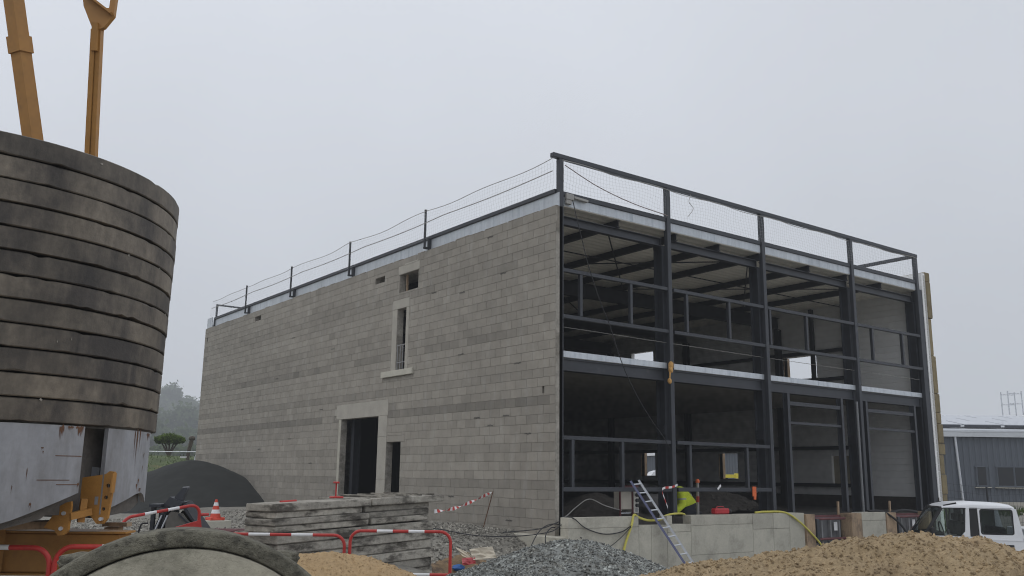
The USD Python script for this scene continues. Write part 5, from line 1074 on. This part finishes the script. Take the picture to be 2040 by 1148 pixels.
NB.part('hall_body', prism([(0.2, 0), (40, 0), (40, 8), (0.2, 8)], 3.2, (*(nb + np.array([dn[1], -dn[0]]) * 0.2), -0.2), (*dn, 0), (dn[1], -dn[0], 0)) if False else prism([(0.2, -8), (40, -8), (40, -0.2), (0.2, -0.2)], 3.2, (*nb, -0.2), (*dn, 0), (-dn[1], dn[0], 0)), CLAD)
# parked white car seen through a wall opening (simple rear three-quarter shape)
Ca = Thing('parked_car', 'white hatchback seen through the left lower opening of the right wall', 'car', base=(23.6, 20.8, 0.02), rz=math.radians(-36), local=True)
prof_ = [(0.0, 0.3), (-0.05, 0.7), (0.05, 1.0), (0.35, 1.40), (0.6, 1.48), (1.7, 1.50), (2.2, 1.42), (2.95, 0.98), (3.9, 0.8), (4.05, 0.6), (4.05, 0.3)]
Ca.part('body', prism(prof_, 1.7, (0, 1.7, 0), (1, 0, 0), (0, 0, 1)), VANW)
for y in (-0.006, 1.706):
    Ca.part('side_window', prism([(0.50, 1.0), (0.72, 1.36), (1.7, 1.40), (2.15, 1.33), (2.7, 1.0)], 0.01, (0, y + 0.005, 0), (1, 0, 0), (0, 0, 1)), SOLAR)
    for x in (0.75, 3.2): Ca.part('wheel', trimesh.creation.cylinder(0.31, 0.2, sections=18, transform=trimesh.transformations.translation_matrix((x, min(max(y, 0.08), 1.62), 0.31)) @ trimesh.transformations.rotation_matrix(np.pi / 2, (1, 0, 0))), RUBBER)
Ca.part('rear_light', box(-0.04, 0.06, -0.01, 0.14, 0.85, 1.0), RED)
Ym = Thing('yellow_machine_arm', 'yellow machine arm seen through the second lower opening of the right wall', 'machine', base=(22.5, 15.5, 0.2))
ya, yb_ = np.array([22.2, 15.6, 1.22]), np.array([24.4, 13.9, 1.22]); 
Ym.part('arm', bar(ya, yb_, 0.25, 0.16), CARY); Ym.part('arm_knuckle', bar(ya * 0.45 + yb_ * 0.55 + np.array([0, 0, 0.02]), ya * 0.25 + yb_ * 0.75 + np.array([0, 0, 0.02]), 0.3, 0.24), CARY)
for k in (0.4, 0.7): q_ = ya + (yb_ - ya) * k; Ym.part('stand', bar(q_ - np.array([0, 0, 1.2]), q_ - np.array([0, 0, 0.08]), 0.1, 0.1), BLACK)

# fences
def fence(label, a, b, n, h):
    a, b = np.array(a, float), np.array(b, float); t = Thing('mesh_fence', label, 'fence', base=(*a, float(G(*a)))); P = [a + (b - a) * k / n for k in range(n + 1)]; zg = [float(G(*p)) for p in P]
    for p, z in zip(P, zg): t.part('fence_post', bar((*p, z), (*p, z + h), 0.05, 0.05), STEELD)
    ms = []
    for i in range(n):
        for k in range(7): z = 0.1 + (h - 0.15) * k / 6; ms.append(tube([(*P[i], zg[i] + z), (*P[i + 1], zg[i + 1] + z)], 0.006, 3, False))
        for k in range(1, 24): u = k / 24; p = P[i] * (1 - u) + P[i + 1] * u; z = zg[i] * (1 - u) + zg[i + 1] * u; ms.append(tube([(*p, z + 0.1), (*p, z + h - 0.05)], 0.004, 3, False))
    t.part('fence_wire', cat_(ms), STEELD, kind='stuff')
fence('thin dark mesh fence between the van and the neighbour building', (16.5, 2.0), (25.0, -5.2), 4, 1.5)
Fr = Thing('site_fence_rail', 'pale tubular site fence on the bank left of the block wall', 'fence', base=(0, 28.6, 1.0))
fa, fb = np.array([-3.2, 31.3, 2.0]), np.array([4.0, 26.0, 2.0])
Fr.part('top_rail', tube([fa, fb], 0.024, 6), ALU)
for k in (0.06, 0.36, 0.66, 0.96): p = fa + (fb - fa) * k; Fr.part('fence_post', tube(curve([p + np.array([-0.1, 0.05, -1.6]), p + np.array([-0.08, 0.05, -0.25]), p + np.array([0.12, -0.05, -0.02])], 6), 0.024, 6), ALU)
Fr.part('small_sign', box(0.95, 1.25, 28.35, 28.37, 1.72, 1.80), WHITE)

# ------------------------------------------------------------------ trees behind, in the mist
def crown(c, r, n, leaf, seed, clump=0.55):
    gg = np.random.default_rng(seed); c, r = np.array(c, float), np.array(r, float); k = max(8, n // 60)
    d = gg.normal(size=(k, 3)); d /= np.linalg.norm(d, axis=1)[:, None]; cen = c + d * r * gg.uniform(0.35, 1.0, (k, 1)); tone = gg.uniform(-0.45, 0.35, k) + 0.15 * d[:, 2]
    idx = gg.integers(0, k, n); o = gg.normal(size=(n, 3)) * r.mean() * clump * 0.32; p = cen[idx] + o
    a = gg.normal(size=(n, 3)); a /= np.linalg.norm(a, axis=1)[:, None]; b = np.cross(a, gg.normal(size=(n, 3))); b /= np.linalg.norm(b, axis=1)[:, None]; s = leaf * gg.uniform(0.6, 1.4, (n, 1))
    V = np.stack([p - a * s, p + b * s * 0.6, p + a * s, p - b * s * 0.6], 1).reshape(-1, 3); i = np.arange(n) * 4
    F = np.vstack([np.stack([i, i + 1, i + 2], -1), np.stack([i, i + 2, i + 3], -1)])
    return trimesh.Trimesh(V, F, process=False), np.repeat(tone[idx] + gg.normal(0, 0.1, n), 4)
def tree(name, label, base, h, crowns, n, leaf, m_=LEAF, seed=1, tr=0.14, cat='tree'):
    t = Thing(name, label, cat, base=base); base = np.array(base, float); gg = np.random.default_rng(seed)
    limbs = [tube([base, base + (0.05, 0, h * 0.3), base + (0.0, 0.1, h * 0.6)], [tr, tr * 0.8, tr * 0.5], 8)]
    for c, r in crowns: limbs.append(tube([base + (0, 0, h * 0.35), base + np.array(c) * (0.6, 0.6, 0.75), base + np.array(c)], [tr * 0.5, tr * 0.35, tr * 0.15], 6))
    t.part('trunk', cat_(limbs), BARK); ms = [crown(base + np.array(c), r, n, leaf, seed * 50 + k) for k, (c, r) in enumerate(crowns)]
    t.part('crown', cat_([m for m, _ in ms]), m_, tone=np.concatenate([q for _, q in ms]))
hz_ = lambda x, y: float(G(x, y)) - 0.3
tree('misty_tree', 'tall pale tree fading in mist between the crane and the block wall', (123.7, 448.8, hz_(123.7, 448.8)), 20.0, [((0, 0, 14.8), (5.6, 5.4, 4.6)), ((7.4, -5.4, 10.6), (2.8, 2.4, 1.4)), ((-3.7, 2.6, 9.5), (7.5, 6.5, 5.0)), ((3.0, -2.0, 8.0), (6.0, 5.5, 4.2)), ((0.0, 0.0, 3.0), (9.5, 8.5, 4.0))], 3600, 0.62, seed=2, tr=0.7)
tree('misty_tree', 'broad low tree fading in mist right beside the block wall end', (134.6, 438.7, hz_(134.6, 438.7)), 14.0, [((0, 0, 7.0), (9.0, 8.0, 5.0)), ((7.0, -5.0, 6.0), (8.0, 7.0, 5.5)), ((0, 0, 2.0), (10.0, 9.0, 4.0))], 3600, 0.62, seed=3, tr=0.7)
tree('misty_tree', 'dense tree in mist behind the crane ballast edge', (111.0, 455.6, hz_(111.0, 455.6)), 16.0, [((0, 0, 10.0), (8.5, 7.5, 5.5)), ((5.0, -3.5, 7.0), (8.0, 7.0, 5.0)), ((0, 0, 3.0), (11.0, 9.0, 4.5))], 3600, 0.62, seed=4, tr=0.7)
wood = [(61 + 16.6 * k, 489 - 10.8 * k, u, (12.0, 9.0, 5.0)) for k in range(9) for u in (3.0, 7.5)] + [(38.6 + 11.5 * k, 335 - 7.5 * k, 3.0, (9.0, 7.0, 4.5)) for k in range(8)] + [(30 + 9 * k, 262 - 6 * k, 2.5, (7.0, 6.0, 3.5)) for k in range(8)] + [(12 + 5.5 * k, 153 - 3.6 * k, 1.0, (5.0, 4.0, 2.0)) for k in range(9)]
single('misty_wood', cat_([crown((x, y, float(G(x, y)) + u), r_, 2200, 0.75, 90 + k)[0] for k, (x, y, u, r_) in enumerate(wood)]), LEAF, 'far wood on the hillside fading into mist behind the trees', 'wood', kind='stuff', tone=0.1)
tree('topiary_tree', 'flat topped green umbrella tree on the bank left of the block wall', (2.35, 34.9, 1.55), 1.0, [((-0.25, 0.18, 1.22), (0.42, 0.42, 0.14)), ((0.25, -0.18, 1.22), (0.42, 0.42, 0.14)), ((0.0, 0.0, 1.30), (0.5, 0.5, 0.13)), ((-0.4, 0.3, 1.15), (0.25, 0.25, 0.1)), ((0.4, -0.3, 1.15), (0.25, 0.25, 0.1))], 2600, 0.05, LEAFT, 6, 0.11)
single('dark_post', cat_([tube([(2.5, 32.2, 1.5), (2.52, 32.2, 2.0), (2.62, 32.1, 2.75)], [0.10, 0.09, 0.11], 8), lump((2.62, 32.1, 2.76), (0.17, 0.15, 0.12), 5, 1)]), BARK, 'dark stump-like post on the bank beside the umbrella tree', 'post')

# ------------------------------------------------------------------ the mist itself
hz = trimesh.creation.box((1840, 1840, 52.0)); hz.apply_translation((0, 0, -2.2 + 26.0))
single('haze', hz, LOOKS + '/haze_look', 'pale even mist over the whole site', 'mist', kind='stuff')
